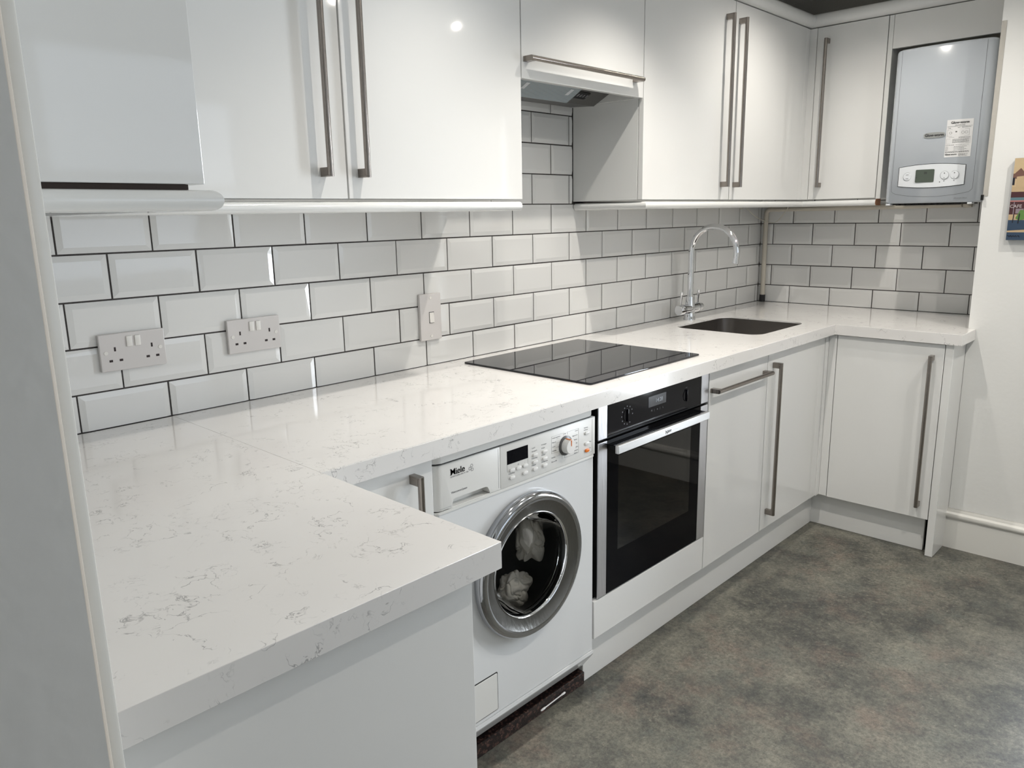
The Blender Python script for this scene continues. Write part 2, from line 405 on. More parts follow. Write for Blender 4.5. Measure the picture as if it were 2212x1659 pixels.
# projecting wall that closes the far run, with a window further along
bm = B()
NX, NY = 2.83, -1.091
WY0, WY1, WZ0, WZ1 = -2.14, -1.60, 0.35, 1.98
box(bm, NX, 3.28, NY - 0.12, NY, 0, CEIL)
box(bm, NX, NX + 0.15, WY1, NY - 0.12, 0, CEIL)
box(bm, NX, NX + 0.15, -3.40, WY0, 0, CEIL)
box(bm, NX, NX + 0.15, WY0, WY1, 0, WZ0); box(bm, NX, NX + 0.15, WY0, WY1, WZ1, CEIL)
struct('wall_right_front', bm, paint)
def window(name, axis, c, u0, u1, z0, z1, depth):
    bm = B(); t = 0.05
    def bb(a, b, c0, c1):
        if axis == 'x': box(bm, c, c + depth, a, b, c0, c1, 0.004)
        else: box(bm, a, b, c - depth, c, c0, c1, 0.004)
    bb(u0, u0 + t, z0, z1); bb(u1 - t, u1, z0, z1); bb(u0, u1, z0, z0 + t); bb(u0, u1, z1 - t, z1); bb(u0, u1, (z0 + z1) / 2 - .02, (z0 + z1) / 2 + .02)
    o = struct(name, bm, skirt_m)
    bm = B(); cc = c + depth / 2 if axis == 'x' else c - depth / 2
    if axis == 'x': box(bm, cc - .003, cc + .003, u0 + t, u1 - t, z0 + t, z1 - t)
    else: box(bm, u0 + t, u1 - t, cc - .003, cc + .003, z0 + t, z1 - t)
    obj('window_pane', bm, pane_glass, o)
window('window_1', 'x', NX + 0.06, WY0, WY1, WZ0, WZ1, 0.06)
bm = B()
box(bm, -0.50, 0.45, -3.52, -3.40, 0, CEIL); box(bm, 1.95, 2.98, -3.52, -3.40, 0, CEIL)
box(bm, 0.45, 1.95, -3.52, -3.40, 0, 1.0); box(bm, 0.45, 1.95, -3.52, -3.40, 2.1, CEIL)
struct('wall_front', bm, paint)
window('window_2_added', 'y', -3.45, 0.45, 1.95, 1.0, 2.1, 0.06)  # invented rear window, added to carry the fill light
LX = -0.38
bm = B()
box(bm, LX - 0.12, LX, -1.27, 0.12, 0, CEIL); box(bm, LX - 0.12, LX, -3.40, -2.12, 0, CEIL); box(bm, LX - 0.12, LX, -2.12, -1.27, 2.05, CEIL)
struct('wall_left', bm, paint)
bm = B()   # hallway beyond the doorway
box(bm, -1.62, -1.50, -3.5, 0.12, 0, CEIL); box(bm, -1.5, LX - 0.12, -0.02, 0.12, 0, CEIL); box(bm, -1.5, -0.50, -3.52, -3.40, 0, CEIL)
struct('wall_hallway', bm, paint)
bm = B()   # door frame: architrave, lining and rebate seen edge-on beside the lens
box(bm, LX + 0.0005, -0.363, -1.2505, -1.185, 0, 2.10, 0.003, 2, 1)  # architrave: same woodwork, its stronger light put into a paler colour
box(bm, -0.4185, -0.3735, -1.257, -1.200, 0, 2.06, 0.0025, 2)
box(bm, LX - 0.125, -0.4190, -1.268, -1.215, 0, 2.06, 0.002)
bm2 = bm
struct('trim_1', bm2, [trim_m, skirt_m], 40)
bm = B()
box(bm, LX + 0.0005, -0.363, -2.185, -2.10, 0, 2.10, 0.003); box(bm, LX - 0.125, LX, -2.12, -2.095, 0, 2.06, 0.002)
box(bm, LX - 0.125, -0.363, -2.12, -1.26, 2.035, 2.10, 0.003)
struct('trim_2', bm, trim_m, 40)
# skirting on the projecting wall
prof = [(0, 0), (-0.022, 0), (-0.022, 0.118), (-0.019, 0.122), (-0.019, 0.126), (-0.026, 0.130), (-0.028, 0.137), (-0.024, 0.146), (-0.014, 0.152), (-0.010, 0.160), (0, 0.163)]
bm = B(); prism(bm, [(NX + a - 0.0002, b) for a, b in prof], 'y', -3.39, NY + 0.002)
for v in bm.verts: pass
struct('baseboard_right', bm, skirt_m, 40)
bm = B(); prism(bm, [(-3.3998 - a, b) for a, b in prof], 'x', -0.37, NX - 0.03)
struct('baseboard_front', bm, skirt_m, 40)

# ------------------------------------------------------------------ handles
def handle(parent, a, b, out, label=None):
    """bar handle between points a and b (on the door face); out = outward unit vector"""
    a, b, n = Vector(a), Vector(b), Vector(out); d = (b - a).normalized(); s = d.cross(n)
    bm = B(); R = 0.0072; st = 0.030
    h = obj('handle', tube(bm, [a + n * st + d * 0.0035, b + n * st - d * 0.0035], R, 20), nickel, parent, 40)
    for p, sg in ((a, 1), (b, -1)):
        bm = B(); L = 0.020
        pts = [(-R, 0.0), (R, 0.0)] + [(R * math.cos(q), st + R * math.sin(q)) for q in [PI * k / 8 for k in range(9)]]
        # full end cap: D shape, thin slice over the bar end
        def slab(t0, t1, depth):
            pp = pts if depth is None else [(-R, 0.0), (R, 0.0), (R, depth), (-R, depth)]
            lo = [bm.verts.new(p + s * u + n * v + d * sg * t0) for u, v in pp]; hi = [bm.verts.new(p + s * u + n * v + d * sg * t1) for u, v in pp]
            bm.faces.new(lo); bm.faces.new(list(reversed(hi))); m_ = len(pp)
            for i in range(m_): bm.faces.new((lo[i], hi[i], hi[(i + 1) % m_], lo[(i + 1) % m_]))
        slab(0.0, 0.0032, None); slab(0.0034, L, st - 0.002)
        obj('handle_post', bm, nickel, h, 40)
    return h

# ------------------------------------------------------------------ wall cabinets
DY = -0.305          # door face of the wall cabinets on the back wall
ZB, ZT = 1.407, 2.140
G = 0.0015
def wall_unit(name, label, x0, x1, hx=None, z0=ZB, z1=ZT, hz=(1.455, 2.083), horiz=None, hz_h=1.788, shelf=True, cat='cabinet', left_side=False):
    t = thing(name, label, cat, ((x0 + x1) / 2, DY / 2, z0), 'wall cabinets')
    bm = B(); y0, y1 = DY + 0.021, -0.001; k = 0.018
    xa, xb = x0 + 0.0005, x1 - 0.0005
    box(bm, xa, xa + k, y0, y1, z0, z1); box(bm, xb - k, xb, y0, y1, z0, z1)
    box(bm, xa + k, xb - k, y0, y1, z1 - k, z1)
    if shelf: box(bm, xa + k, xb - k, y0, y1, z0, z0 + k)
    box(bm, xa + k, xb - k, y1 - 0.006, y1, z0 + k, z1 - k)
    obj('carcass', bm, carcass, t)
    bm = B(); box(bm, x0 + G, x1 - G, DY, DY + 0.019, z0, z1, 0.0012, 2)
    d = obj('door', bm, door_white, t, 40)
    if horiz: handle(d, (horiz[0], DY, hz_h), (horiz[1], DY, hz_h), (0, -1, 0))
    elif hx: handle(d, (hx, DY, hz[0]), (hx, DY, hz[1]), (0, -1, 0))
    return t
wall_unit('wall_cabinet', 'gloss white wall cabinet in the left corner, long bar handle near its right edge', -0.060, 0.5425, 0.478)
wall_unit('wall_cabinet', 'wide gloss white wall cabinet left of the cooker hood, bar handle near its left edge', 0.5435, 1.1425, 0.580)
hoodcab = wall_unit('wall_cabinet', 'short gloss white wall cabinet over the hob with a horizontal bar handle', 1.1435, 1.7435, None, 1.737, ZT, horiz=(1.152, 1.700), shelf=False)
wall_unit('wall_cabinet', 'gloss white wall cabinet right of the hood, bar handle near its right edge', 1.7445, 2.352, 2.286)
wall_unit('wall_cabinet', 'gloss white wall cabinet next to the far corner, bar handle near its left edge', 2.353, 2.995, 2.386)
# corner filler
# far cabinet on the right wall
FD = 3.035
t = thing('wall_cabinet', 'narrow gloss white wall cabinet left of the boiler on the far wall', 'cabinet', (3.15, -0.5, ZB), 'wall cabinets')
bm = B(); y0, y1 = -0.652, -0.330
box(bm, FD + .021, FXW - .001, y1 - .018, y1, ZB, ZT); box(bm, FD + .021, FXW - .001, y0, y0 + .018, ZB, ZT)
box(bm, FD + .021, FXW - .001, y0 + .018, y1 - .018, ZB, ZB + .018); box(bm, FD + .021, FXW - .001, y0 + .018, y1 - .018, ZT - .018, ZT)
obj('carcass', bm, carcass, t)
bm = B(); box(bm, FD, FD + .019, -0.632, -0.336, ZB, ZT, 0.0012); d = obj('door', bm, door_white, t, 40)
handle(d, (FD, -0.386, 1.460), (FD, -0.386, 2.088), (-1, 0, 0))
bm = B(); box(bm, FD + .002, FD + .019, -0.653, -0.6345, ZB - .004, ZT, 0.001); obj('side_filler', bm, carcass, t)
bm = B(); box(bm, 2.997, 3.034, -0.3035, -0.2865, ZB, ZT, 0.001); box(bm, 3.0345, 3.052, -0.3340, -0.2865, ZB, ZT, 0.001)
tag(obj('corner_filler', bm, door_white), 'narrow white filler post in the far inner corner of the wall cabinets', 'filler')
# cabinet over the left leg: we see its end panel
t = thing('wall_cabinet', 'tall wall cabinet on the near left, its plain side panel facing the camera', 'cabinet', (-0.23, -0.45, ZB), 'wall cabinets')
bm = B(); box(bm, LX + .001, -0.106, -0.888, -0.302, ZB, ZT); obj('carcass', bm, carcass, t)
bm = B(); box(bm, LX + .001, -0.086, -0.907, -0.889, ZB, ZT, 0.001); obj('side_panel', bm, door_white, t)
bm = B(); box(bm, LX + .002, -0.104, -0.9000, -0.322, 1.4005, 1.4068); obj('gap_shade_board', bm, mat('gap_shade_brown', (0.05, 0.035, 0.03), 0.8), t)  # dark brown board added to paint the shadow gap above the pelmet
bm = B(); box(bm, -0.105, -0.086, -0.886, -0.330, ZB, ZT, 0.001); d = obj('door', bm, door_white, t)
handle(d, (-0.086, -0.395, 1.455), (-0.086, -0.395, 2.083), (1, 0, 0))

# bullnose pelmets under and cornices over the wall cabinets
def sweep(bm, path, prof, closed_caps=True):
    """path: xy points; prof: (outward offset, z). outward = right-hand side of travel"""
    n = len(path); rings = []
    for i in range(n):
        p = Vector(path[i])
        dirs = []
        if i > 0: dirs.append((p - Vector(path[i - 1])).normalized())
        if i < n - 1: dirs.append((Vector(path[i + 1]) - p).normalized())
        nr = [Vector((d.y, -d.x)) for d in dirs]
        m_ = sum(nr, Vector((0, 0)));
        if len(nr) == 2: m_ = m_ / (1 + nr[0].dot(nr[1]))
        rings.append([bm.verts.new((p.x + m_.x * o, p.y + m_.y * o, z)) for o, z in prof])
    k = len(prof)
    for i in range(n - 1):
        for j in range(k): bm.faces.new((rings[i][j], rings[i][(j + 1) % k], rings[i + 1][(j + 1) % k], rings[i + 1][j]))
    bm.faces.new(rings[0]); bm.faces.new(list(reversed(rings[-1])))
    return bm
def bull(z0, z1, w, proud):
    r = (z1 - z0) / 2; cz = (z0 + z1) / 2
    return [(-w, z0)] + [(proud - r + r * math.cos(q), cz + r * math.sin(q)) for q in [-PI / 2 + PI * k / 12 for k in range(13)]] + [(-w, z1)]
PEL = bull(1.375, 1.4000, 0.05, 0.017)
bm = sweep(B(), [(LX + .002, -0.903), (-0.086, -0.903), (-0.086, DY), (1.122, DY)], PEL)
tag(obj('pelmet', bm, rail_white, None, 40), 'rounded white pelmet rail under the left-hand wall cabinets', 'pelmet', 'pelmet rails')
bm = sweep(B(), [(1.7615, -0.004), (1.7615, DY), (FD, DY), (FD, -0.640)], PEL)
tag(obj('pelmet', bm, rail_white, None, 40), 'rounded white pelmet rail running from the hood round to the boiler', 'pelmet', 'pelmet rails')
bm = B(); prism(bm, [(o_ + 0.0 if False else FD - o_, z) for o_, z in bull(1.3755, 1.403, 0.045, 0.0165)], 'y', -0.6405, -0.6420)
tag(obj('rail_end', bm, wood_cut, None), 'small raw brown cut end of the pelmet rail beside the boiler', 'rail end')
COR = bull(2.143, 2.196, 0.06, 0.030)
bm = sweep(B(), [(LX + .002, -0.907), (-0.086, -0.907), (-0.086, DY), (FD, DY), (FD, -1.0875)], COR)
tag(obj('cornice', bm, rail_white, None, 40), 'rounded white cornice rail along the top of all wall cabinets', 'cornice')

# ------------------------------------------------------------------ boiler housing
bm = B()
box(bm, FD + .001, FD + .019, -1.0860, -0.6545, 2.008, ZT, 0.001)
tag(obj('boiler_housing_panel', bm, door_white), 'blank white panel filling the space above the boiler', 'panel')
bm = B(); box(bm, NX - .0012, NX - .0002, NY - .0165, NY, 1.400, 2.009)
tag(obj('boiler_side_batten', bm, batten), 'rough unpainted strip between the boiler and the right wall', 'batten')
bm = B(); box(bm, NX - .013, NX - .0015, NY - .004, NY + .004, 1.385, 1.405, 0.001); tag(obj('wall_clip', bm, black), 'tiny black clip on the wall corner at the lower right of the boiler', 'clip')
# ------------------------------------------------------------------ boiler
bt = thing('boiler', 'white wall-hung gas boiler with a control panel and lcd', 'boiler', (3.1, -0.885, 1.378))
by0, by1, bz0, bz1 = -0.702, -1.060, 1.380, 1.981
def bfront(s):       # s 0..1 across the width (y), returns x
    return 2.926 + 0.020 * (2 * s - 1) ** 2
plan = [(3.235, by0), (2.985, by0)]
for k in range(7):
    a = math.radians(90 * k / 6); r = 0.028
    plan.append((bfront(0.08) + r - r * math.sin(a), by0 - r + r * math.cos(a)))
for k in range(1, 12): s = 0.08 + 0.84 * k / 12; plan.append((bfront(s), by0 + (by1 - by0) * s))
for k in range(7):
    a = math.radians(90 * k / 6); r = 0.028
    plan.append((bfront(0.92) + r - r * math.cos(a), by1 + r - r * math.sin(a)))
plan += [(2.985, by1), (3.235, by1)]
bm = B()
rings = []
cx, cy = 3.1, (by0 + by1) / 2
for z, ins in ((bz0, 0.006), (bz0 + 0.006, 0.0), (bz1 - 0.012, 0.0), (bz1 - 0.004, 0.003), (bz1, 0.010)):
    rings.append([bm.verts.new((x + (cx - x) * ins / 0.17, y + (cy - y) * ins / 0.17, z)) for x, y in plan])
for i in range(len(rings) - 1):
    A, Bq = rings[i], rings[i + 1]
    for k in range(len(A)): bm.faces.new((A[k], A[(k + 1) % len(A)], Bq[(k + 1) % len(A)], Bq[k]))
bm.faces.new(rings[0]); bm.faces.new(rings[-1])
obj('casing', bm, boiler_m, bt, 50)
def bx_at(y): return bfront((y - by0) / (by1 - by0))
def bline(bm, pts, w=0.0006, lift=0.0006):
    for (ya, za), (yb, zb) in zip(pts, pts[1:]):
        d = Vector((yb - ya, zb - za)).normalized(); nn = Vector((-d.y, d.x)) * w
        Q(bm, [(bx_at(ya) - lift, ya + nn.x, za + nn.y), (bx_at(yb) - lift, yb + nn.x, zb + nn.y), (bx_at(yb) - lift, yb - nn.x, zb - nn.y), (bx_at(ya) - lift, ya - nn.x, za - nn.y)])
bm = B()
low = [(-0.728 - 0.30 * k / 14, 1.4045 + 0.017 * (2 * k / 14 - 1) ** 2) for k in range(15)]
bline(bm, [(-0.728, 1.975), (-0.728, 1.44), (-0.7285, 1.43), (-0.733, 1.4245)] + [(-0.745, 1.4185)] + low[2:13] + [(-1.016, 1.420), (-1.026, 1.430), (-1.0275, 1.44), (-1.0275, 1.975)], 0.0005)
obj('panel_seam', bm, ink_grey, bt)
# barrel shaped control panel
po = []
for k in range(13): s = k / 12; po.append((-0.754 - 0.244 * s, 1.5225 + 0.009 * (1 - (2 * s - 1) ** 2)))
for k in range(13): s = 1 - k / 12; po.append((-0.754 - 0.244 * s, 1.4485 - 0.009 * (1 - (2 * s - 1) ** 2)))
bm = B()
lo = [bm.verts.new((bx_at(y) + 0.002, y, z)) for y, z in po]; hi = [bm.verts.new((bx_at(y) - 0.004, y + (-0.876 - y) * 0.012, z + (1.4855 - z) * 0.03)) for y, z in po]
loft(bm, lo, hi)
for k in range(12): bm.faces.new((hi[k], hi[k + 1], hi[24 - k], hi[25 - k]))
cp = obj('control_panel', bm, boiler_panel, bt, 30)
bm = B(); bline(bm, [(y + (-0.876 - y) * -0.006, z + (1.4855 - z) * -0.015) for y, z in po + po[:1]], 0.0008, 0.0008); obj('panel_outline', bm, ink, cp)
PF = lambda y: bx_at(y) - 0.0045
bm = B(); prism(bm, rrect(-0.891, -0.822, 1.461, 1.511, 0.004), 'x', PF(-.856) - .0012, PF(-.856) + .001); obj('display', bm, lcd, cp)
def conform(bm, yref):
    for v in bm.verts: v.co.x += bx_at(v.co.y) - bx_at(yref)
    return bm
def text_far(bm, s, y, z, size, x, **k): return text(bm, s, (x, y, z), (0, -1, 0), UZ, size, **k)
bm = B(); text_far(bm, '26', -0.853, 1.494, 0.012, PF(-.856) - .0013, bold=0.01)
obj('display_digits', bm, ink, cp)
bm = B(); box(bm, PF(-.856) - .0018, PF(-.856) - .0013, -0.8275, -0.8235, 1.478, 1.482); obj('display_marker', bm, ink, cp)
for y in (-0.790, -0.928, -0.963):
    bm = B(); lathe(bm, [(0.0152, 0.0), (0.0152, 0.0012), (0.0142, 0.0022), (0.0, 0.0026)], (PF(y) + .0006, y, 1.4856), (-1, 0, 0), 28); kb = obj('dial', bm, boiler_panel, cp, 30)
    bm = B(); lathe(bm, [(0.0150, 0.0), (0.0160, 0.0)], (PF(y) - .0004, y, 1.4856), (-1, 0, 0), 28)
    if y == -0.790:
        for dz in (0.0065, -0.0085): box(bm, PF(y) - .0025, PF(y) - .0021, y - .005, y + .005, 1.4856 + dz, 1.4856 + dz + 0.0016)
    else:
        box(bm, PF(y) - .0025, PF(y) - .0021, y - .0022, y + .0022, 1.4925, 1.4945); box(bm, PF(y) - .0025, PF(y) - .0021, y - .0006, y + .0006, 1.491, 1.496)
        box(bm, PF(y) - .0025, PF(y) - .0021, y - .0022, y + .0022, 1.4755, 1.4767); box(bm, PF(y) - .0006, PF(y) - .0002, y - .002, y + .002, 1.4635, 1.4655)
    obj('dial_marks', bm, ink_grey, kb)
bm = B(); box(bm, PF(-.913) - .0004, PF(-.913), -0.9145, -0.9115, 1.459, 1.462); obj('indicator', bm, ink, cp)
# badge
bm = B(); e = [(-0.8772 + 0.0395 * math.copysign(abs(math.cos(a)) ** 0.6, math.cos(a)), 1.6412 + 0.0108 * math.copysign(abs(math.sin(a)) ** 0.8, math.sin(a))) for a in [2 * PI * k / 36 for k in range(36)]]
prism(bm, e, 'x', bx_at(-.877) - .0025, bx_at(-.877) + .001, bev=0.0008); bd = obj('badge', bm, badge_m, bt, 40)
bm = B(); text_far(bm, 'Glow-worm', -0.8775, 1.6365, 0.0145, bx_at(-.877) - .0029, bold=0.035, center=True, sx=0.95); obj('badge_lettering', bm, ink, bd)
# sticker
sxx = bx_at(-0.965) - 0.0012
bm = B(); box(bm, sxx, sxx + 0.003, -0.964, -0.919, 1.5535, 1.6935); box(bm, sxx, sxx + 0.003, -1.009, -0.964, 1.5535, 1.6935); conform(bm, -0.965); st = obj('sticker', bm, sticker_m, bt)
bm = B(); X_ = sxx - 0.0002
text_far(bm, 'Glow-worm', -0.964, 1.6785, 0.0125, X_, bold=0.03, center=True); text_far(bm, 'ultracom 2cxi', -0.964, 1.671, 0.0062, X_, center=True)
rr = random.Random(11)
def scribble(z, ya, yb, h=0.0012):
    y = ya
    while y > yb:
        l = rr.uniform(0.002, 0.007); box(bm, X_ - .0001, X_, max(y - l, yb), y, z, z + h); y -= l + 0.0012
for z in (1.6675,): scribble(z, -0.922, -1.006, 0.0008)
scribble(1.6615, -0.924, -0.934); scribble(1.6625, -0.957, -0.966); scribble(1.663, -0.972, -1.002)
def frame_box(ya, yb, za, zb, t=0.0004):
    box(bm, X_ - .0001, X_, yb, ya, za, za + t); box(bm, X_ - .0001, X_, yb, ya, zb - t, zb); box(bm, X_ - .0001, X_, ya - t, ya, za, zb); box(bm, X_ - .0001, X_, yb, yb + t, za, zb)
frame_box(-0.923, -0.998, 1.632, 1.657)
for y, r_ in ((-0.934, .004), (-0.976, .0045), (-0.988, .0045)): lathe(bm, [(r_, 0), (r_ + .0006, 0)], (X_ - .0001, y, 1.6445), (-1, 0, 0), 16)
text_far(bm, '88', -0.9505, 1.646, 0.006, X_, bold=0.02)
scribble(1.6275, -0.93, -0.948, .0008); scribble(1.627, -0.963, -1.003, .0008); scribble(1.6245, -0.963, -1.003, .0008)
frame_box(-0.922, -1.004, 1.604, 1.622, .0003)
for k in range(5): scribble(1.6195 - k * 0.0032, -0.943, -1.000, .0009)
scribble(1.5985, -0.921, -0.95, .001); scribble(1.5985, -0.955, -1.0, .0006)
for k in range(4): scribble(1.592 - 0.0045 * k, -0.921, -0.93, .001); scribble(1.592 - 0.0045 * k, -0.95, -0.95 - rr.uniform(.02, .045), .0008)
scribble(1.5735, -0.921, -1.003, .0012); scribble(1.5705, -0.921, -1.003, .0012)
text_far(bm, 'Glow-worm', -0.922, 1.561, 0.0082, X_, bold=0.03); scribble(1.564, -0.968, -1.0, .001); scribble(1.561, -0.968, -0.99, .0008); scribble(1.558, -0.968, -0.998, .001)
conform(bm, -0.965); obj('sticker_print', bm, ink, st)
bm = B(); text_far(bm, 'ultracom 24cxi', -0.967, 1.3945, 0.0075, bx_at(-.99) - .0012, bold=0.01); conform(bm, -0.99); obj('model_lettering', bm, pale_ink, bt)
bm = B()
for k in range(9): box(bm, 2.945, 3.10, -0.748 - k * 0.024, -0.760 - k * 0.024, 1.372, 1.3795)
box(bm, 2.95, 3.2, -0.735, -0.99, 1.3745, 1.3799); obj('underside_grille', bm, black, bt)
for ya in (-0.728, -1.031):
    bm = B(); box(bm, 2.935, 2.975, ya, ya + .016, 1.373, 1.3799, .001); obj('casing_clip', bm, boiler_panel, bt)

# ------------------------------------------------------------------ pipe, cable
bm = B(); r = 0.0115
pts = [(3.2575, -0.0335, 0.903), (3.2575, -0.0335, 1.345)] + [(3.2575, -0.0335 - 0.022 * (1 - math.cos(a)), 1.345 + 0.022 * math.sin(a)) for a in [PI / 2 * k / 6 for k in range(1, 7)]] + [(3.2575, -0.5, 1.3675), (3.255, -0.92, 1.3715)]
tube(bm, pts, r, 16); pp = tag(obj('pipe', bm, pipe_m, None, 40), 'cream painted water pipe rising in the far corner and turning along under the boiler', 'pipe')
bm = B(); tube(bm, [(3.2575, -0.0335, 0.9005), (3.2575, -0.0335, 0.936)], 0.0142, 16); obj('foot_sleeve', bm, foam, pp, 40)
bm = B(); tube(bm, [(3.2555, -0.925, 1.3715), (3.2540, -0.958, 1.3725)], 0.013, 12); obj('elbow', bm, pipe_m, pp, 40)
bm = B()
ctrl = [(2.915, -0.05, 1.392), (2.9498, -0.05, 1.3725), (2.9840, -0.05, 1.3800), (2.995, -0.052, 1.386), (3.010, -0.055, 1.372), (3.0562, -0.060, 1.3449), (3.13, -0.058, 1.3230), (3.212, -0.056, 1.308), (3.222, -0.095, 1.302), (3.17, -0.15, 1.3265), (3.13, -0.19, 1.355), (3.10, -0.215, 1.372), (3.09, -0.225, 1.395)]
ctrl = [Vector(p) for p in ctrl]
def catmull(P, n=6):
    out = []
    for i in range(len(P) - 1):
        p0, p1, p2, p3 = P[max(i - 1, 0)], P[i], P[i + 1], P[min(i + 2, len(P) - 1)]
        for k in range(n):
            t = k / n
            out.append(0.5 * ((2 * p1) + (p2 - p0) * t + (2 * p0 - 5 * p1 + 4 * p2 - p3) * t * t + (3 * p1 - p0 - 3 * p2 + p3) * t ** 3))
    return out + [P[-1]]
tube(bm, catmull(ctrl), 0.0016, 8); tag(obj('cable', bm, cable_m, None, 60), 'thin cream cable drooping below the pelmet in the far corner', 'cable')

# ------------------------------------------------------------------ cooker hood
ht = thing('cooker_hood', 'dark grey built-in cooker hood under the short wall cabinet', 'cooker hood', (1.4435, -0.15, 1.729))
hz = lambda y: 1.729 - 0.5 * (y + 0.111)
bm = B(); prism(bm, [(-0.2835, hz(-0.2835)), (-0.111, 1.729), (-0.111, 1.729), (-0.005, 1.737), (-0.005, 1.86), (-0.2835, 1.86)][0:2] + [(-0.005, 1.737), (-0.005, 1.86), (-0.2835, 1.86)], 'x', 1.1640, 1.7235)
obj('casing', bm, hood_m, ht)
def hood_pt(x, y, d=0.0): return (x, y - 0.447 * d, hz(y) - 0.894 * d)
bm = B(); n_ = 12
edge = [(1.548 + 0.020 * math.sin(PI / 2 * k / n_) ** 1.0, -0.275 + 0.160 * k / n_) for k in range(n_ + 1)]
lo = [hood_pt(1.166, -0.275, .0015)] + [hood_pt(x, y, .0015) for x, y in edge] + [hood_pt(1.166, -0.115, .0015)]
hi = [hood_pt(p[0], p[1], 0.005) for p in [(1.166, -0.275)] + edge + [(1.166, -0.115)]]
A = [bm.verts.new(p) for p in lo]; C2 = [bm.verts.new(p) for p in hi]; bm.faces.new(A); bm.faces.new(C2); loft(bm, A, C2)
lc = obj('lamp_cover', bm, ribbed, ht)
for x in (1.311, 1.524):
    bm = B(); Q(bm, [hood_pt(x - .008, -0.178, .0058), hood_pt(x + .008, -0.178, .0058), hood_pt(x + .008, -0.150, .0058), hood_pt(x - .008, -0.150, .0058)])
    obj('cover_clip', bm, boiler_panel, lc)
bm = B(); pts = rrect(1.567, 1.634, -0.170, -0.138, 0.006)
A = [bm.verts.new(hood_pt(x, y, .0002)) for x, y in pts]; C2 = [bm.verts.new(hood_pt(x, y, .002)) for x, y in pts]; bm.faces.new(C2); loft(bm, A, C2)
cpn = obj('switch_panel', bm, black_gloss, ht)
for k in range(4):
    bm = B(); x = 1.578 + k * 0.015
    Q(bm, [hood_pt(x, -.160, .0026), hood_pt(x + .009, -.160, .0026), hood_pt(x + .009, -.148, .0026), hood_pt(x, -.148, .0026)]); obj('button', bm, ink_grey, cpn)

# ------------------------------------------------------------------ worktop
WZ = 0.900; WT = 0.042
def slab_apron(bm, outline, holes, aprons):
    pass
bm = B()
# peninsula slab
box(bm, LX + .001, 0.2044, -1.120, -0.003, WZ - WT, WZ, 0.0007, 1)
tag(obj('worktop', bm, quartz, None, 40), 'white veined quartz worktop of the near peninsula, square front corner', 'worktop', 'quartz worktops')
bm = B()
SX0, SX1, SY0, SY1 = 2.195, 2.625, -0.538, -0.160
outer = [(0.2046, -0.650), (2.648, -0.650), (2.648, -1.118), (NX - .001, -1.118), (NX - .001, NY + .001), (3.2715, NY + .001), (3.2715, -0.0005), (0.2046, -0.0005)]
inner = list(reversed(rrect(SX0, SX1, SY0, SY1, 0.055, 8)))
top = hole_face(bm, outer, inner, 'z', WZ)
bot = hole_face(bm, outer, inner, 'z', WZ - 0.006)
loft(bm, top[1], bot[1])
# outer edge, with front apron to full depth
n = len(outer)
for i in range(n):
    a, b = outer[i], outer[(i + 1) % n]
    zz = WZ - WT
    Q(bm, [(a[0], a[1], WZ), (b[0], b[1], WZ), (b[0], b[1], zz), (a[0], a[1], zz)])
def ap(x0, x1, y0, y1): box(bm, x0, x1, y0, y1, WZ - WT, WZ - 0.0165)
ap(0.2056, 2.6478, -0.6498, -0.585); ap(2.6484, 2.70, -1.1178, -0.65); ap(2.70, NX - .002, -1.1178, -1.09)
ap(0.2056, 2.10, -0.585, -0.003); ap(2.70, 3.27, -0.648, -0.003)
bmesh.ops.remove_doubles(bm, verts=bm.verts, dist=0.00005)
es = [e for e in bm.edges if len(e.link_faces) == 2 and abs(e.verts[0].co.z - WZ) < 1e-5 and abs(e.verts[1].co.z - WZ) < 1e-5 and e.calc_face_angle(0) > 1.2 and (e.verts[0].co.y < -0.6)]
bmesh.ops.bevel(bm, geom=es, offset=0.0015, segments=2, affect='EDGES')
tag(obj('worktop', bm, quartz, None, 40), 'long white veined quartz worktop with the hob and sink, turning the far corner', 'worktop', 'quartz worktops')

# ------------------------------------------------------------------ sink
st_ = thing('sink', 'dark brushed steel undermounted sink set in the worktop', 'sink', (2.4, -0.35, 0.70))
bm = B()
lv = [(0.8935, -0.010, 0.060), (0.8935, 0.003, 0.058), (0.8920, 0.003, 0.058), (0.72, -0.004, 0.055), (0.703, -0.016, 0.045), (0.699, -0.035, 0.035)]
rings = []
for z, g, r in lv:
    g2 = g
    rings.append([bm.verts.new((x, y, z)) for x, y in rrect(SX0 - g2, SX1 + g2, SY0 - g2, SY1 + g2, max(r + g2, 0.02), 8)])
rings = rings[1:]
for i in range(len(rings) - 1): loft(bm, rings[i], rings[i + 1])
bm.faces.new(rings[-1])
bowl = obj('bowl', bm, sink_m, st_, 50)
bm = B(); lathe(bm, [(0.045, 0.0), (0.045, 0.003), (0.038, 0.004), (0.036, 0.001), (0.0, 0.001)], (2.40, -0.35, 0.6995), (0, 0, 1), 28); obj('drain', bm, chrome, st_, 40)
bm = B(); box(bm, 2.285, 2.345, SY1 - .0015, SY1 + .002, 0.842, 0.866, .0006); obj('overflow', bm, black, st_)

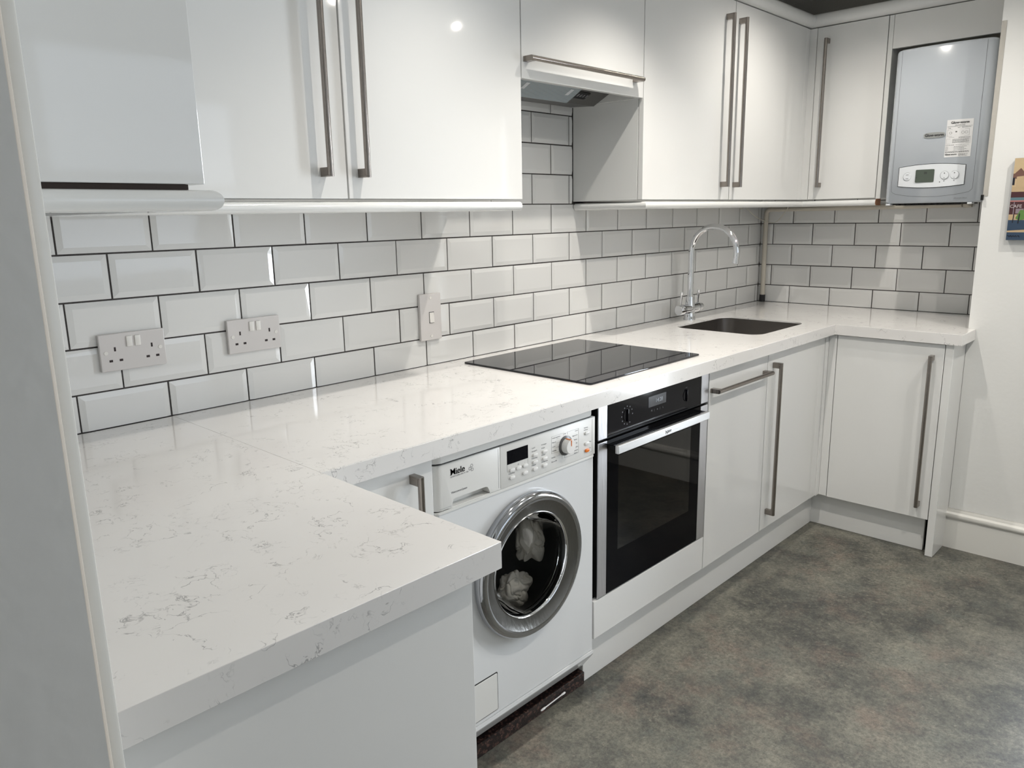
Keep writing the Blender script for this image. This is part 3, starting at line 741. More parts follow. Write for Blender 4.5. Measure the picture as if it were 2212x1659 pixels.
# ------------------------------------------------------------------ tap
tt = thing('kitchen_tap', 'chrome swan-neck mixer tap with two levers behind the sink', 'tap', (2.437, -0.095, 0.90))
bm = B(); TX, TY = 2.437, -0.095
lathe(bm, [(0.0, 0.0), (0.026, 0.0), (0.026, 0.004), (0.0235, 0.008), (0.0225, 0.035), (0.0225, 0.055), (0.0185, 0.085), (0.0165, 0.100), (0.0, 0.100)], (TX, TY, 0.9002), (0, 0, 1), 28)
body = obj('body', bm, chrome, tt, 45)
bm = B(); tube(bm, [(TX - 0.092, TY, 0.948), (TX - 0.090, TY, 0.948), (TX - 0.060, TY, 0.948), (TX + 0.060, TY, 0.948), (TX + 0.086, TY, 0.948), (TX + 0.088, TY, 0.948)], [0.0195, 0.0215, 0.0215, 0.0215, 0.0215, 0.0195], 28)
obj('valve_barrel', bm, chrome, tt, 45)
for sx, dx in ((-1, 0.073), (1, 0.068)):
    bm = B(); x = TX + sx * dx
    tube(bm, [(x, TY, 0.962), (x, TY, 0.985), (x, TY - 0.001, 1.000), (x, TY - 0.002, 1.026)], [0.0030, 0.0036, 0.0055, 0.0060], 14); obj('lever', bm, chrome, tt, 45)
    bm = B(); tube(bm, [(TX + sx * 0.0575, TY, 0.948), (TX + sx * 0.0590, TY, 0.948)], 0.0219, 28); obj('barrel_seam', bm, black, tt, 45)
bm = B(); R_ = 0.106; zc = 1.194
pts = [(TX, TY, 1.0), (TX, TY, 1.10), (TX, TY, zc)] + [(TX, TY - R_ + R_ * math.cos(a), zc + R_ * math.sin(a)) for a in [PI * 1.06 * k / 26 for k in range(1, 27)]]
last = Vector(pts[-1]); dd = (last - Vector(pts[-2])).normalized(); pts.append(tuple(last + dd * 0.012))
tube(bm, pts, 0.0125, 24); obj('spout', bm, chrome, tt, 45)
bm = B(); e_ = Vector(pts[-1]); tube(bm, [e_ - dd * 0.0, e_ + dd * 0.012], 0.0131, 24); obj('aerator', bm, chrome, tt, 45)

# ------------------------------------------------------------------ hob
bm = B(); prism(bm, rrect(1.109, 1.692, -0.580, -0.066, 0.008, 4), 'z', 0.9003, 0.9060, bev=0.0018)
tag(obj('hob', bm, hob_m, None, 40), 'flat black glass ceramic hob on the worktop above the oven', 'hob')

# ------------------------------------------------------------------ sockets and switch
def socket(label, x0, x1, z0, z1):
    t = thing('double_socket', label, 'socket', ((x0 + x1) / 2, -0.001, (z0 + z1) / 2), 'double sockets on the tiles')
    bm = B(); box(bm, x0, x1, -0.0105, -0.0006, z0, z1, 0.0022, 2); obj('faceplate', bm, socket_m, t, 40)
    W, H = x1 - x0, z1 - z0; Y = -0.0105
    for cx in (x0 + W * .447, x0 + W * .575):
        bm = B(); box(bm, cx - .0062, cx + .0062, Y - .0028, Y + .001, z0 + H * .62, z0 + H * .90, 0.001); obj('rocker', bm, rocker_m, t, 40)
    for cx in (x0 + W * .225, x0 + W * .785):
        bm = B(); box(bm, cx - .002, cx + .002, Y - .0003, Y + .001, z0 + H * .53, z0 + H * .64)
        for d in (-.011, .011): box(bm, cx - .0008 + d - .0030, cx + d + .0038, Y - .0003, Y + .001, z0 + H * .25, z0 + H * .31)
        obj('socket_slots', bm, hole_m, t)
    for cx in (x0 + W * .087, x0 + W * .913):
        bm = B(); lathe(bm, [(0.0046, 0), (0.0046, .0006), (0.004, .001), (0, .001)], (cx, Y, z0 + H * .50), (0, -1, 0), 18); obj('screw_cap', bm, rocker_m, t, 40)
socket('white double socket nearest the left end of the tiles', 0.0555, 0.2020, 1.0315, 1.1170)
socket('white double socket in the middle of the left tiled wall, near the wall switch', 0.3585, 0.5045, 1.0300, 1.1165)
t = thing('cooker_switch', 'tall white wall switch plate with one rocker, left of the hob', 'switch', (1.027, -0.001, 1.055))
bm = B(); box(bm, 0.984, 1.070, -0.0115, -0.0006, 0.982, 1.128, 0.0022, 2); obj('faceplate', bm, socket_m, t, 40)
bm = B(); box(bm, 1.0195, 1.0395, -0.0120, -0.0110, 1.036, 1.071); obj('rocker_recess', bm, ink, t)
bm = B(); prism(bm, [(-0.0115, 1.0375), (-0.0150, 1.0375), (-0.0132, 1.0693), (-0.0115, 1.0693)], 'x', 1.0207, 1.0383, bev=0.0006); obj('rocker', bm, rocker_m, t, 40)
for z in (0.995, 1.1150):
    bm = B(); lathe(bm, [(0.0046, 0), (0.0046, .0006), (0.004, .001), (0, .001)], (1.027, -0.0115, z), (0, -1, 0), 18); obj('screw_cap', bm, rocker_m, t, 40)

# ------------------------------------------------------------------ base cabinets
BY = -0.620          # base door face
DB, DT = 0.155, 0.8545
def base_carcass(t, x0, x1, z0=DB, z1=0.8575, y1=-0.002, front=BY + 0.021):
    bm = B(); k = 0.018
    box(bm, x0 + .0005, x0 + k, front, y1, z0, z1); box(bm, x1 - k, x1 - .0005, front, y1, z0, z1)
    box(bm, x0 + k, x1 - k, front, y1, z0, z0 + k); box(bm, x0 + k, x1 - k, y1 - .008, y1, z0 + k, z1)
    obj('carcass', bm, carcass, t)
    return t
# corner cabinet by the peninsula
t = thing('base_cabinet', 'white base cabinet between the peninsula and the washing machine', 'cabinet', (0.35, -0.3, DB), 'base cabinets'); base_carcass(t, 0.188, 0.4985)
bm = B(); box(bm, 0.192, 0.497, BY, BY + .019, DB, DT, .0012); d = obj('door', bm, door_white, t, 40); handle(d, (0.440, BY, 0.235), (0.440, BY, 0.828), (0, -1, 0))
# dishwasher / slim door with horizontal handle
t = thing('base_cabinet', 'white base cabinet right of the oven with a horizontal bar handle', 'cabinet', (1.9, -0.3, DB), 'base cabinets'); base_carcass(t, 1.686, 2.1115)
bm = B(); box(bm, 1.6895, 2.1105, BY, BY + .019, DB, DT, .0012); d = obj('door', bm, door_white, t, 40); handle(d, (1.697, BY, 0.786), (2.092, BY, 0.786), (0, -1, 0))
t = thing('base_cabinet', 'white base cabinet in front of the sink with a long vertical bar handle', 'cabinet', (2.35, -0.3, DB), 'base cabinets')
bm = B(); box(bm, 2.1125, 2.130, BY + .021, -.002, DB, 0.8575); box(bm, 2.640, 2.655, BY + .021, -.002, DB, 0.8575); box(bm, 2.130, 2.640, BY + .021, -.002, DB, DB + .018); obj('carcass', bm, carcass, t)
bm = B(); box(bm, 2.1145, 2.582, BY, BY + .019, DB, DT, .0012); d = obj('door', bm, door_white, t, 40); handle(d, (2.158, BY, 0.216), (2.158, BY, 0.812), (0, -1, 0))
BX = 2.662           # door face of the far base cabinet
bm = B(); box(bm, 2.5845, 2.6330, BY + .001, BY + .019, DB - .002, DT, .001); box(bm, 2.6335, BX + .019, BY - .004, BY + .019, DB - .002, DT, .001)
box(bm, BX, BX + .019, -0.6565, BY - .0045, DB - .002, DT, .001)
tag(obj('corner_post', bm, door_white), 'white corner post where the two rows of base cabinets meet', 'filler')
t = thing('base_cabinet', 'white base cabinet on the far wall, long bar handle near its right edge', 'cabinet', (2.9, -0.85, DB), 'base cabinets')
bm = B(); box(bm, BX + .021, NX - .002, -1.058, -1.040, DB, 0.8575); box(bm, BX + .021, 3.26, -0.676, -0.658, DB, 0.8575); box(bm, BX + .021, NX - .002, -1.040, -0.676, DB, DB + .018); obj('carcass', bm, carcass, t)
bm = B(); box(bm, BX, BX + .019, -1.0595, -0.6590, DB - .004, DT, .0012); d = obj('door', bm, door_white, t, 40); handle(d, (BX, -1.020, 0.203), (BX, -1.020, 0.812), (-1, 0, 0))
bm = B(); box(bm, BX - .001, NX + .02, -1.0900, -1.0620, 0.001, 0.8575, .0012)
tag(obj('end_panel', bm, door_white, None, 40), 'white floor-length end panel closing the far base cabinet by the skirting', 'panel')
# plinths
bm = B(); box(bm, 1.076, 2.7080, -0.580, -0.563, 0.0005, 0.150, .001)
pl = tag(obj('plinth', bm, door_white, None, 40), 'long white plinth board under the oven and sink cabinets', 'plinth', 'plinth boards')
bm = B(); box(bm, 2.7085, 2.7255, -1.040, -0.563, 0.0005, 0.150, .001)
tag(obj('plinth', bm, door_white, None, 40), 'short white plinth board under the far base cabinet', 'plinth', 'plinth boards')
bm = B(); box(bm, 2.752, 2.757, -1.0610, -1.035, 0.0005, 0.150); tag(obj('plinth_gap_shade', bm, black), 'black strip added as the shade in the gap between the short plinth and the end panel', 'gap strip')  # black strip added as the dark of the open plinth gap
# peninsula: base unit with end panel
t = thing('base_cabinet', 'white base unit of the peninsula, its broad end panel facing the camera', 'cabinet', (-0.1, -0.8, 0.0), 'base cabinets')
bm = B(); box(bm, LX + .002, 0.143, -1.078, -0.602, 0.15, 0.8575); obj('carcass', bm, carcass, t)
bm = B(); box(bm, LX + .002, 0.1645, -1.0965, -1.0785, 0.0005, 0.8575, .001); obj('end_panel', bm, door_white, t, 40)
bm = B(); box(bm, 0.1450, 0.1640, -1.077, -0.64, DB, DT, .001); d = obj('door', bm, door_white, t); handle(d, (0.164, -0.70, 0.235), (0.164, -0.70, 0.80), (1, 0, 0))
bm = B(); box(bm, 0.09, 0.106, -1.077, -0.57, 0.0005, 0.149); obj('kickboard', bm, door_white, t)

# ------------------------------------------------------------------ oven
ov = thing('oven', 'black glass built-in electric oven with steel side trims', 'oven', (1.38, -0.3, 0.28))
bm = B(); OX0, OX1 = 1.0915, 1.6825
box(bm, OX0 + .01, OX0 + .03, -0.595, -0.06, 0.285, 0.8565); box(bm, OX1 - .03, OX1 - .01, -0.595, -0.06, 0.285, 0.8565)
box(bm, OX0 + .03, OX1 - .03, -0.595, -0.06, 0.285, 0.335); box(bm, OX0 + .03, OX1 - .03, -0.595, -0.06, 0.715, 0.8565); box(bm, OX0 + .03, OX1 - .03, -0.10, -0.06, 0.335, 0.715)
obj('casing', bm, black, ov)
for z in (0.512, 0.566):
    bm = B(); tube(bm, [(OX0 + .035, -0.59, z), (OX1 - .035, -0.59, z)], 0.0018, 8)
    for k in range(9): tube(bm, [(OX0 + .06 + k * .059, -0.588, z), (OX0 + .06 + k * .059, -0.12, z)], 0.0014, 6)
    obj('wire_rack', bm, steel_bar, ov, 40)
bm = B(); box(bm, OX0 + .003, OX1 - .001, -0.6168, -0.597, 0.7480, 0.8565); box(bm, OX0 + .003, OX0 + .040, -0.6168, -0.597, 0.2800, 0.7440); box(bm, OX1 - .044, OX1 - .001, -0.6168, -0.597, 0.2800, 0.7440); obj('trim_backing', bm, black, ov)
bm = B(); box(bm, OX0 + .041, OX1 - .045, -0.6205, -0.6169, 0.7520, 0.8565, .0012); cpo = obj('control_panel', bm, black_gloss, ov, 40)
for xa, xb in ((OX0, OX0 + .0405), (OX1 - .0445, OX1)):
    bm = B(); box(bm, xa, xb, -0.6210, -0.6170, 0.7520, 0.8565, .0012); obj('steel_trim', bm, steel, ov, 40)
bm = B(); box(bm, 1.3335, 1.4280, -0.6213, -0.6195, 0.7990, 0.8310); dpo = obj('display', bm, display_m, cpo)
bm = B(); T(bm, '14:28', 1.3700, 0.8090, 0.0175, -0.6214, bold=0.005); obj('clock_digits', bm, mat('clock_digit', (0.15, 0.16, 0.17), 0.4, emit=((0.6, 0.68, 0.75), 0.16)), dpo)
bm = B()
for k, ic in enumerate(('H', '|', 'o', '|', 'L')): T(bm, ic, 1.348 + k * .0155, 0.7845, 0.0085, -0.6209, bold=0.01)
obj('touch_symbols', bm, ink_grey, cpo)
bm = B()
cxk = 1.2262
for k in range(11):
    a = math.radians(-60 + 30 * k + 90 - 30); px, pz = cxk + 0.0265 * math.cos(a), 0.7985 + 0.0265 * math.sin(a)
    box(bm, px - .0017, px + .0017, -0.6210, -0.6204, pz - .0017, pz + .0017)
obj('dial_symbols', bm, ink_grey, cpo)
bm = B(); box(bm, 1.540, 1.551, -0.6210, -0.6204, 0.8235, 0.8245); obj('dial_mark', bm, ink_grey, cpo)
for kx in (cxk, 1.5455):
    bm = B(); lathe(bm, [(0.0185, 0.0), (0.0185, .0012), (0.0, .0012)], (kx, -0.6206, 0.7985), (0, -1, 0), 28); kb = obj('knob', bm, black_gloss, cpo, 40)
    bm = B(); box(bm, kx - .0032, kx + .0032, -0.6262, -0.6215, 0.7800, 0.8170, .001); obj('knob_grip', bm, black_gloss, kb, 40)
# door
od = B(); WX0, WX1, WZ0_, WZ1_ = 1.187, 1.582, 0.400, 0.688
a = hole_face(od, [(OX0 + .041, 0.2790), (OX1 - .045, 0.2790), (OX1 - .045, 0.7440), (OX0 + .041, 0.7440)], [(WX0, WZ0_), (WX0, WZ1_), (WX1, WZ1_), (WX1, WZ0_)], 'y', -0.6205)
b = hole_face(od, [(OX0 + .041, 0.2790), (OX1 - .045, 0.2790), (OX1 - .045, 0.7440), (OX0 + .041, 0.7440)], [(WX0, WZ0_), (WX0, WZ1_), (WX1, WZ1_), (WX1, WZ0_)], 'y', -0.5985)
loft(od, a[0], b[0]); loft(od, a[1], b[1])
door = obj('door', od, black_glass, ov)
bm = B(); box(bm, WX0, WX1, -0.6203, -0.6150, WZ0_, WZ1_); obj('door_window', bm, oven_glass, door)
for xa, xb in ((OX0, OX0 + .0405), (OX1 - .0445, OX1)):
    bm = B(); box(bm, xa, xb, -0.6215, -0.6170, 0.2780, 0.7440, .0015); obj('steel_trim', bm, steel, door, 40)
bm = B(); box(bm, 1.1215, 1.6130 + .0, -0.6680, -0.6560, 0.7160, 0.7400, .0015); hb = obj('handle', bm, steel_bar, door, 40)
for x in (1.135, 1.585):
    bm = B(); box(bm, x, x + .018, -0.6559, -0.6206, 0.7200, 0.7360); obj('handle_post', bm, black, hb)
bm = B(); box(bm, 1.1225, 1.6120, -0.6558, -0.6206, 0.7365, 0.7385); obj('handle_top_plate', bm, black_glass, hb)
bm = B(); T(bm, 'N', 1.3555, 0.7215, 0.0165, -0.6682, bold=0.01); T(bm, 'EFF', 1.3690, 0.7235, 0.0105, -0.6682, bold=0.015, sx=1.25); obj('handle_lettering', bm, ink_grey, hb)
t = thing('oven_housing', 'white cabinet housing under the oven with a blank bottom panel', 'cabinet', (1.38, -0.3, 0.15))
bm = B(); box(bm, 1.0765, 1.0835, -0.598, -.01, 0.151, 0.8575); box(bm, 1.6845, 1.6855, -0.598, -.01, 0.151, 0.8575); box(bm, 1.0835, 1.6845, -0.598, -.01, 0.262, 0.276); obj('carcass', bm, black, t)
bm = B(); box(bm, 1.0770, 1.6865, BY, BY + .019, 0.1560, 0.2740, .0015); obj('bottom_panel', bm, door_white, t, 40)

# ------------------------------------------------------------------ washing machine
wm = thing('washing_machine', 'white front-loading washing machine with a chrome-ringed round door', 'washing machine', (0.79, -0.3, 0.0))
X0, X1, YF = 0.5015, 1.0725, -0.6200
bm = B(); k = 0.012
box(bm, X0, X0 + k, -0.600, -0.04, 0.115, 0.8560); box(bm, X1 - k, X1, -0.600, -0.04, 0.115, 0.8560); box(bm, X0 + k, X1 - k, -0.05, -0.04, 0.115, 0.8560)
box(bm, X0 + k, X1 - k, -0.600, -0.05, 0.115, 0.130); obj('cabinet_shell', bm, enamel, wm)
def rplan(x0, x1, yb, yf, r, n=5):
    out = [(x1, yb)]
    for j in range(n + 1):
        a = math.radians(90 * j / n); out.append((x1 - r + r * math.cos(a), yf + r - r * math.sin(a)))
    for j in range(n + 1):
        a = math.radians(90 * j / n); out.append((x0 + r - r * math.sin(a), yf + r - r * math.cos(a)))
    out.append((x0, yb)); return out
bm = B(); prism(bm, rplan(X0 - .001, X1 + .001, -0.05, YF - .001, 0.022), 'z', 0.8305, 0.8562, bev=0.002); obj('lid', bm, wm_plastic, wm, 40)
DC = (0.798, 0.498); HR = 0.150
circ = [(DC[0] + HR * math.cos(-2 * PI * j / 48), DC[1] + HR * math.sin(-2 * PI * j / 48)) for j in range(48)]
bm = B()
FZ0, FZ1 = 0.1290, 0.7120
hole_face(bm, [(X0 + .010, FZ0), (X1 - .004, FZ0), (X1 - .004, FZ1), (X0 + .010, FZ1)], circ, 'y', YF)
prism(bm, [(X0, -0.600), (X0 + .010, -0.600), (X0 + .010, YF + .0001), (X0 + .004, YF + .002), (X0 + .001, YF + .006), (X0, YF + .012)], 'z', FZ0, FZ1)
prism(bm, [(X1, -0.600), (X1, YF + .006), (X1 - .0015, YF + .002), (X1 - .004, YF + .0001), (X1 - .004, -0.600)], 'z', FZ0, FZ1)
obj('front_panel', bm, enamel, wm, 40)
bm = B(); prism(bm, rplan(X0 - .0005, X1 + .0015, -0.600, YF - .003, 0.010), 'z', 0.7130, 0.7195, bev=0.0015); obj('front_ledge', bm, wm_plastic, wm, 40)
# filter flap and bottom rails
bm = B(); prism(bm, rrect(0.520, 0.6790, 0.1400, 0.2410, 0.003, 3), 'y', YF - .0022, YF + .001, bev=0.0008); obj('filter_flap', bm, wm_plastic, wm, 40)
bm = B(); prism(bm, rrect(0.518, 0.6815, 0.1375, 0.2440, 0.004, 3), 'y', YF - .0006, YF + .001); obj('flap_gap', bm, ink, wm)
bm = B(); prism(bm, [(-0.585, 0.1275), (YF - .003, 0.1275), (YF - .004, 0.118), (YF - .001, 0.112), (-0.588, 0.066), (-0.575, 0.066)], 'x', X0 + .004, X1 - .003); kp = obj('kick_panel', bm, enamel, wm)
bm = B(); tube(bm, [(1.022, -0.6035, 0.091), (1.036, -0.6035, 0.091)], 0.004, 8); obj('kick_screw', bm, wm_plastic, kp)
for x in (X0 + .05, X1 - .05):
    for y in (-0.50, -0.10):
        bm = B(); lathe(bm, [(0.0, 0), (0.022, 0), (0.022, .012), (0.010, .016), (0.010, .114), (0, .114)], (x, y, 0.001), (0, 0, 1), 16); obj('foot', bm, rubber, wm, 40)
bm = B(); prism(bm, rplan(X0 + .0015, X1 - .0005, -0.590, YF + .0015, 0.020), 'z', 0.8240, 0.8310); obj('lid_gap_shade', bm, rubber, wm)  # black filler added as the shade in the gap under the lid
bm = B(); prism(bm, rplan(X0 + .001, X1 - .0005, -0.590, YF + .0005, 0.010), 'z', 0.7190, 0.7208); obj('drawer_gap_shade', bm, rubber, wm)  # black filler added as the shade in the joint below the drawer
bm = B(); box(bm, 0.540, X1 - .004, YF - .0005, -.6, 0.7196, 0.7212); obj('ledge_cover', bm, wm_plastic, wm)
# detergent drawer with hand recess
DX0, DX1, DZ0, DZ1 = X0 - .0005, 0.7045, 0.7215, 0.8270
pts = [(DX0 + .020, DZ0), (0.5495, DZ0), (0.5500, 0.7345), (0.5525, 0.7395), (0.5580, 0.7420), (0.655, 0.7420), (0.6620, 0.7395), (0.6660, 0.7330), (0.6680, 0.7230), (0.6700, DZ0), (DX1, DZ0), (DX1, DZ1), (DX0 + .020, DZ1)]
bm = B(); prism(bm, pts, 'y', YF - .003, -0.600, bev=0.001)
prism(bm, [(DX0, -0.600), (DX0, YF + .020)] + [(DX0 + .020 - .0205 * math.cos(math.radians(90 * j / 6)) * 1.0, YF + .0175 - .0205 * math.sin(math.radians(90 * j / 6))) for j in range(7)] + [(DX0 + .0205, -0.600)], 'z', DZ0, DZ1)
dr = obj('detergent_drawer', bm, wm_plastic, wm, 35)
bm = B(); box(bm, 0.545, 0.675, -0.600, -0.5990, DZ0, 0.747); obj('hand_recess', bm, wm_plastic, dr)
YD = YF - .0031
bm = B()
for q_ in (0, .0006): T(bm, 'Miele', 0.5460 + q_, 0.7975, 0.0205, YD, bold=0.010, sx=1.0)
for xa, xb, z_ in ((.5455, .5500, .7974), (.5590, .5650, .7974), (.5660, .5705, .7974), (.5818, .5862, .7974), (.5455, .5492, .8106)): box(bm, xa, xb, YD - .0004, YD - .0001, z_, z_ + .0013)
obj('logo_lettering', bm, ink, dr)
bm = B(); T(bm, 'HONEYCOMB CARE W 1926', 0.5460, 0.7915, 0.0052, YD, sx=0.84); obj('model_lettering', bm, ink_grey, dr)
bm = B(); T(bm, 'Watercontrol-System', 0.5460, 0.7540, 0.0070, YD, shear=0.3, sx=0.80, bold=0.008); obj('drawer_lettering', bm, ink_grey, dr)
bm = B()
for cx, cz in ((0.6065, 0.7985), (0.6120, 0.8045), (0.6135, 0.7950)):
    lathe(bm, [(0.0033, 0), (0.0042, 0)], (cx, YD - .0003, cz), (0, -1, 0), 6)
obj('honeycomb_symbol', bm, ink_grey, dr)
bm = B(); box(bm, 0.512, 0.5455, YD - .0002, YD + .0002, 0.7256, 0.7262); obj('drawer_groove', bm, pale_ink, dr)
bm = B(); box(bm, 0.6985, 0.6992, YD - .0002, YD + .0002, 0.7255, 0.8235); obj('drawer_groove', bm, pale_ink, dr)
# control panel
bm = B(); box(bm, 0.7060, X1 + .0005, YF - .003, -0.600, 0.7215, 0.8270, .001); cp2 = obj('control_panel', bm, wm_plastic, wm, 35)
bm = B(); box(bm, 0.7286, 0.8025, YD - .0008, YD + .001, 0.7762, 0.8098); obj('display', bm, black_gloss, cp2)
for i, (x, z) in enumerate([(0.7445, 0.7598), (0.7675, 0.7594), (0.7913, 0.7592), (0.7445, 0.7407), (0.7909, 0.7403), (0.8282, 0.7775), (0.8282, 0.7592), (0.8282, 0.7408), (0.8648, 0.7777), (0.8648, 0.7594), (0.8648, 0.7411), (1.0367, 0.7880), (1.0369, 0.7590)]):
    bm = B(); prism(bm, rrect(x - .0088, x + .0088, z - .0040, z + .0040, 0.0038, 4), 'y', YD - .0035, YD + .001, bev=0.001); obj('button', bm, btn_m, cp2, 40)
bm = B(); prism(bm, rrect(1.0285, 1.0455, 0.7350, 0.7438, 0.0042, 4), 'y', YD - .0038, YD + .001, bev=0.001); ob_ = obj('button', bm, orange, cp2, 40); ob_['label'] = 'orange power button'
bm = B(); kx, kz = 0.9475, 0.7740
lathe(bm, [(0.0262, 0.0), (0.0262, 0.002), (0.024, 0.003), (0.0, 0.003)], (kx, YD, kz), (0, -1, 0), 36)
kr = obj('dial_ring', bm, mat('dial_ring_grey', (0.09, 0.09, 0.09), 0.3), cp2, 40)
bm = B(); lathe(bm, [(0.0198, 0.003), (0.0190, 0.018), (0.0178, 0.0200), (0.0, 0.0205)], (kx, YD, kz), (0, -1, 0), 36); kd = obj('dial', bm, btn_m, kr, 40)
bm = B(); box(bm, kx - .0011, kx + .0011, YD - .0212, YD - .0200, kz + .002, kz + .0175); box(bm, kx - .0045, kx + .0011, YD - .0195, YD - .004, kz + .0186, kz + .0202); obj('dial_pointer', bm, orange, kd)
bm = B(); rr2 = random.Random(5)
def mark(x, z): box(bm, x - .0011, x + .0011, YD - .0002, YD, z - .0006, z + .0016)
for s_, x, z in [('Prewash', 0.8580, 0.7955), ('Soak', 0.8580, 0.7865), ('Short', 0.8580, 0.7680), ('Water plus', 0.8580, 0.7497), ('Low temp', 0.8205, 0.7680), ('Buzzer', 0.8205, 0.7500), ('Start/Stop', 0.7375, 0.7497), ('Drying', 1.0295, 0.7965), ('Ironing', 1.0295, 0.8025)]:
    mark(x - .0028, z + .001); T(bm, s_, x, z, 0.0046, YD, sx=0.9, bold=0.01)
for s_, x, z in [('Load %', 0.8180, 0.7950), ('Detergent %', 0.8170, 0.7865), ('-', 0.7430, 0.7665), ('OK', 0.7650, 0.7665), ('+', 0.7895, 0.7660), ('Further programmes', 0.8950, 0.8030), ('Warm air', 0.8945, 0.7915), ('Cool air', 0.8945, 0.7800), ('Smoothing', 0.8945, 0.7690), ('Drain/Spin', 0.8915, 0.7516), ('Rinse out fluff', 0.8915, 0.7405), ('Off', 0.9435, 0.8045), ('Stop', 1.049, 0.760), ('On', 1.049, 0.742)]:
    T(bm, s_, x, z, 0.0044, YD, sx=0.85, bold=0.01)
for s_, z in [('Cottons', 0.8030), ('Minimum iron', 0.7910), ('Delicates', 0.7795), ('Silks', 0.7690), ('Woollens', 0.7585), ('Outerwear', 0.7495), ('Automatic', 0.7425)]:
    T(bm, s_, 1.0005 - 0.0020 * len(s_), z, 0.0044, YD, sx=0.85, bold=0.01)
def ln(x0, x1, z0, z1): box(bm, x0, x1, YD - .0002, YD, z0, z1)
L_ = 0.0003
ln(.8920, .8920 + L_, .764, .809); ln(.892, .940, .809, .809 + L_); ln(.892, .922, .764, .764 + L_); ln(.940, .940 + L_, .8025, .809)
ln(1.002, 1.002 + L_, .741, .8085); ln(.955, 1.002, .8085, .8085 + L_); ln(.955, .955 + L_, .8025, .8085); ln(.944, 1.002, .741, .741 + L_); ln(.944, .944 + L_, .741, .748)
for z in (.7995, .7885, .7770): ln(.912, .925, z, z + L_)
ln(.912, .934, .753, .753 + L_); ln(.934, .934 + L_, .740, .753); ln(.7286, .7286 + L_, .757, .776); ln(.8022, .8022 + L_, .757, .776)
ln(1.0605, 1.0605 + .0005, .731, .822); ln(1.04, 1.0605, .731, .731 + L_)
obj('panel_print', bm, ink_grey, cp2)
# round door
wd = B(); ax = (0, -1, 0); o3 = (DC[0], YF, DC[1])
lathe(wd, [(0.186, -0.001), (0.1905, 0.006), (0.1920, 0.014), (0.1895, 0.023), (0.1835, 0.030), (0.1760, 0.0325), (0.1690, 0.0300)], o3, ax, 96)
wdo = obj('door_ring', wd, mat('dark_chrome', (0.42, 0.43, 0.45), 0.08, 1.0), wm, 60)
bm = B(); lathe(bm, [(0.1689, 0.0299), (0.1600, 0.0255), (0.1400, 0.0190), (0.1385, 0.0190)], o3, ax, 96); obj('ring_face', bm, chrome_soft, wdo, 60)
bm = B(); lathe(bm, [(0.1384, 0.0190), (0.1370, 0.0215), (0.1345, 0.0200), (0.1325, 0.0130), (0.1315, 0.0000), (0.1300, -0.004)], o3, ax, 96); obj('inner_lip', bm, chrome, wdo, 60)
bm = B(); lathe(bm, [(0.1298, 0.010), (0.1285, 0.000), (0.1260, -0.012), (0.118, -0.040), (0.108, -0.075), (0.096, -0.098), (0.084, -0.108), (0.0, -0.110)], o3, ax, 72); obj('door_glass', bm, bowl_glass, wdo, 60)
bm = B(); lathe(bm, [(0.1300, 0.004), (0.1320, -0.004), (0.150, -0.010), (0.175, -0.020), (0.180, -0.040), (0.1780, -0.050)], o3, ax, 64); obj('gasket', bm, rubber, wm, 60)
bm = B(); lathe(bm, [(0.178, -0.050), (0.245, -0.060), (0.245, -0.45), (0.0, -0.46)], o3, ax, 64); obj('drum', bm, mat('dark_drum_steel', (0.30, 0.30, 0.30), 0.4, 0.8), wm, 60)
# laundry: crumpled cotton
def crumple(c, r, sc, seed, amp=0.38):
    bm = B(); bmesh.ops.create_icosphere(bm, subdivisions=6, radius=1.0)
    rc = random.Random(int(seed * 10)); cr = []
    for _ in range(8):
        cr.append((Vector((rc.gauss(0, 1), rc.gauss(0, 1), rc.gauss(0, 1))).normalized(), rc.uniform(-0.6, 0.6), rc.uniform(0.06, 0.14), rc.uniform(0.045, 0.085)))
    for v in bm.verts:
        n_ = v.co.normalized(); wv = noise.noise_vector(n_ * 1.6 + Vector((seed, 0, 0))) * 0.6; q_ = n_ + wv
        k_ = 1.06 + amp * noise.noise(n_ * 1.4 + Vector((0, seed, 0)))
        for kv, off, dep, wid in cr: k_ -= dep * math.exp(-abs(q_.dot(kv) - off) / wid)
        v.co = Vector((c[0] + n_.x * r * sc[0] * k_, c[1] + n_.y * r * sc[1] * k_, c[2] + n_.z * r * sc[2] * k_))
    return bm
tag(obj('laundry', crumple((0.928, -0.510, 0.494), 0.063, (0.62, 0.60, 1.12), 1.7, 0.4), cloth, None, 80, (0.926, -0.512, 0.488)), 'crumpled white cloth in the upper part of the washing machine door', 'laundry', 'laundry in the machine')
tag(obj('laundry', crumple((0.868, -0.505, 0.362), 0.058, (0.9, 0.58, 0.80), 4.3, 0.4), cloth, None, 80, (0.868, -0.505, 0.362)), 'crumpled white cloth low in the washing machine door, right of the other bundle', 'laundry', 'laundry in the machine')
tag(obj('laundry', crumple((0.768, -0.506, 0.350), 0.040, (0.9, 0.60, 0.74), 8.9, 0.35), cloth, None, 80, (0.775, -0.502, 0.352)), 'small crumpled white cloth at the lower left of the washing machine door', 'laundry', 'laundry in the machine')

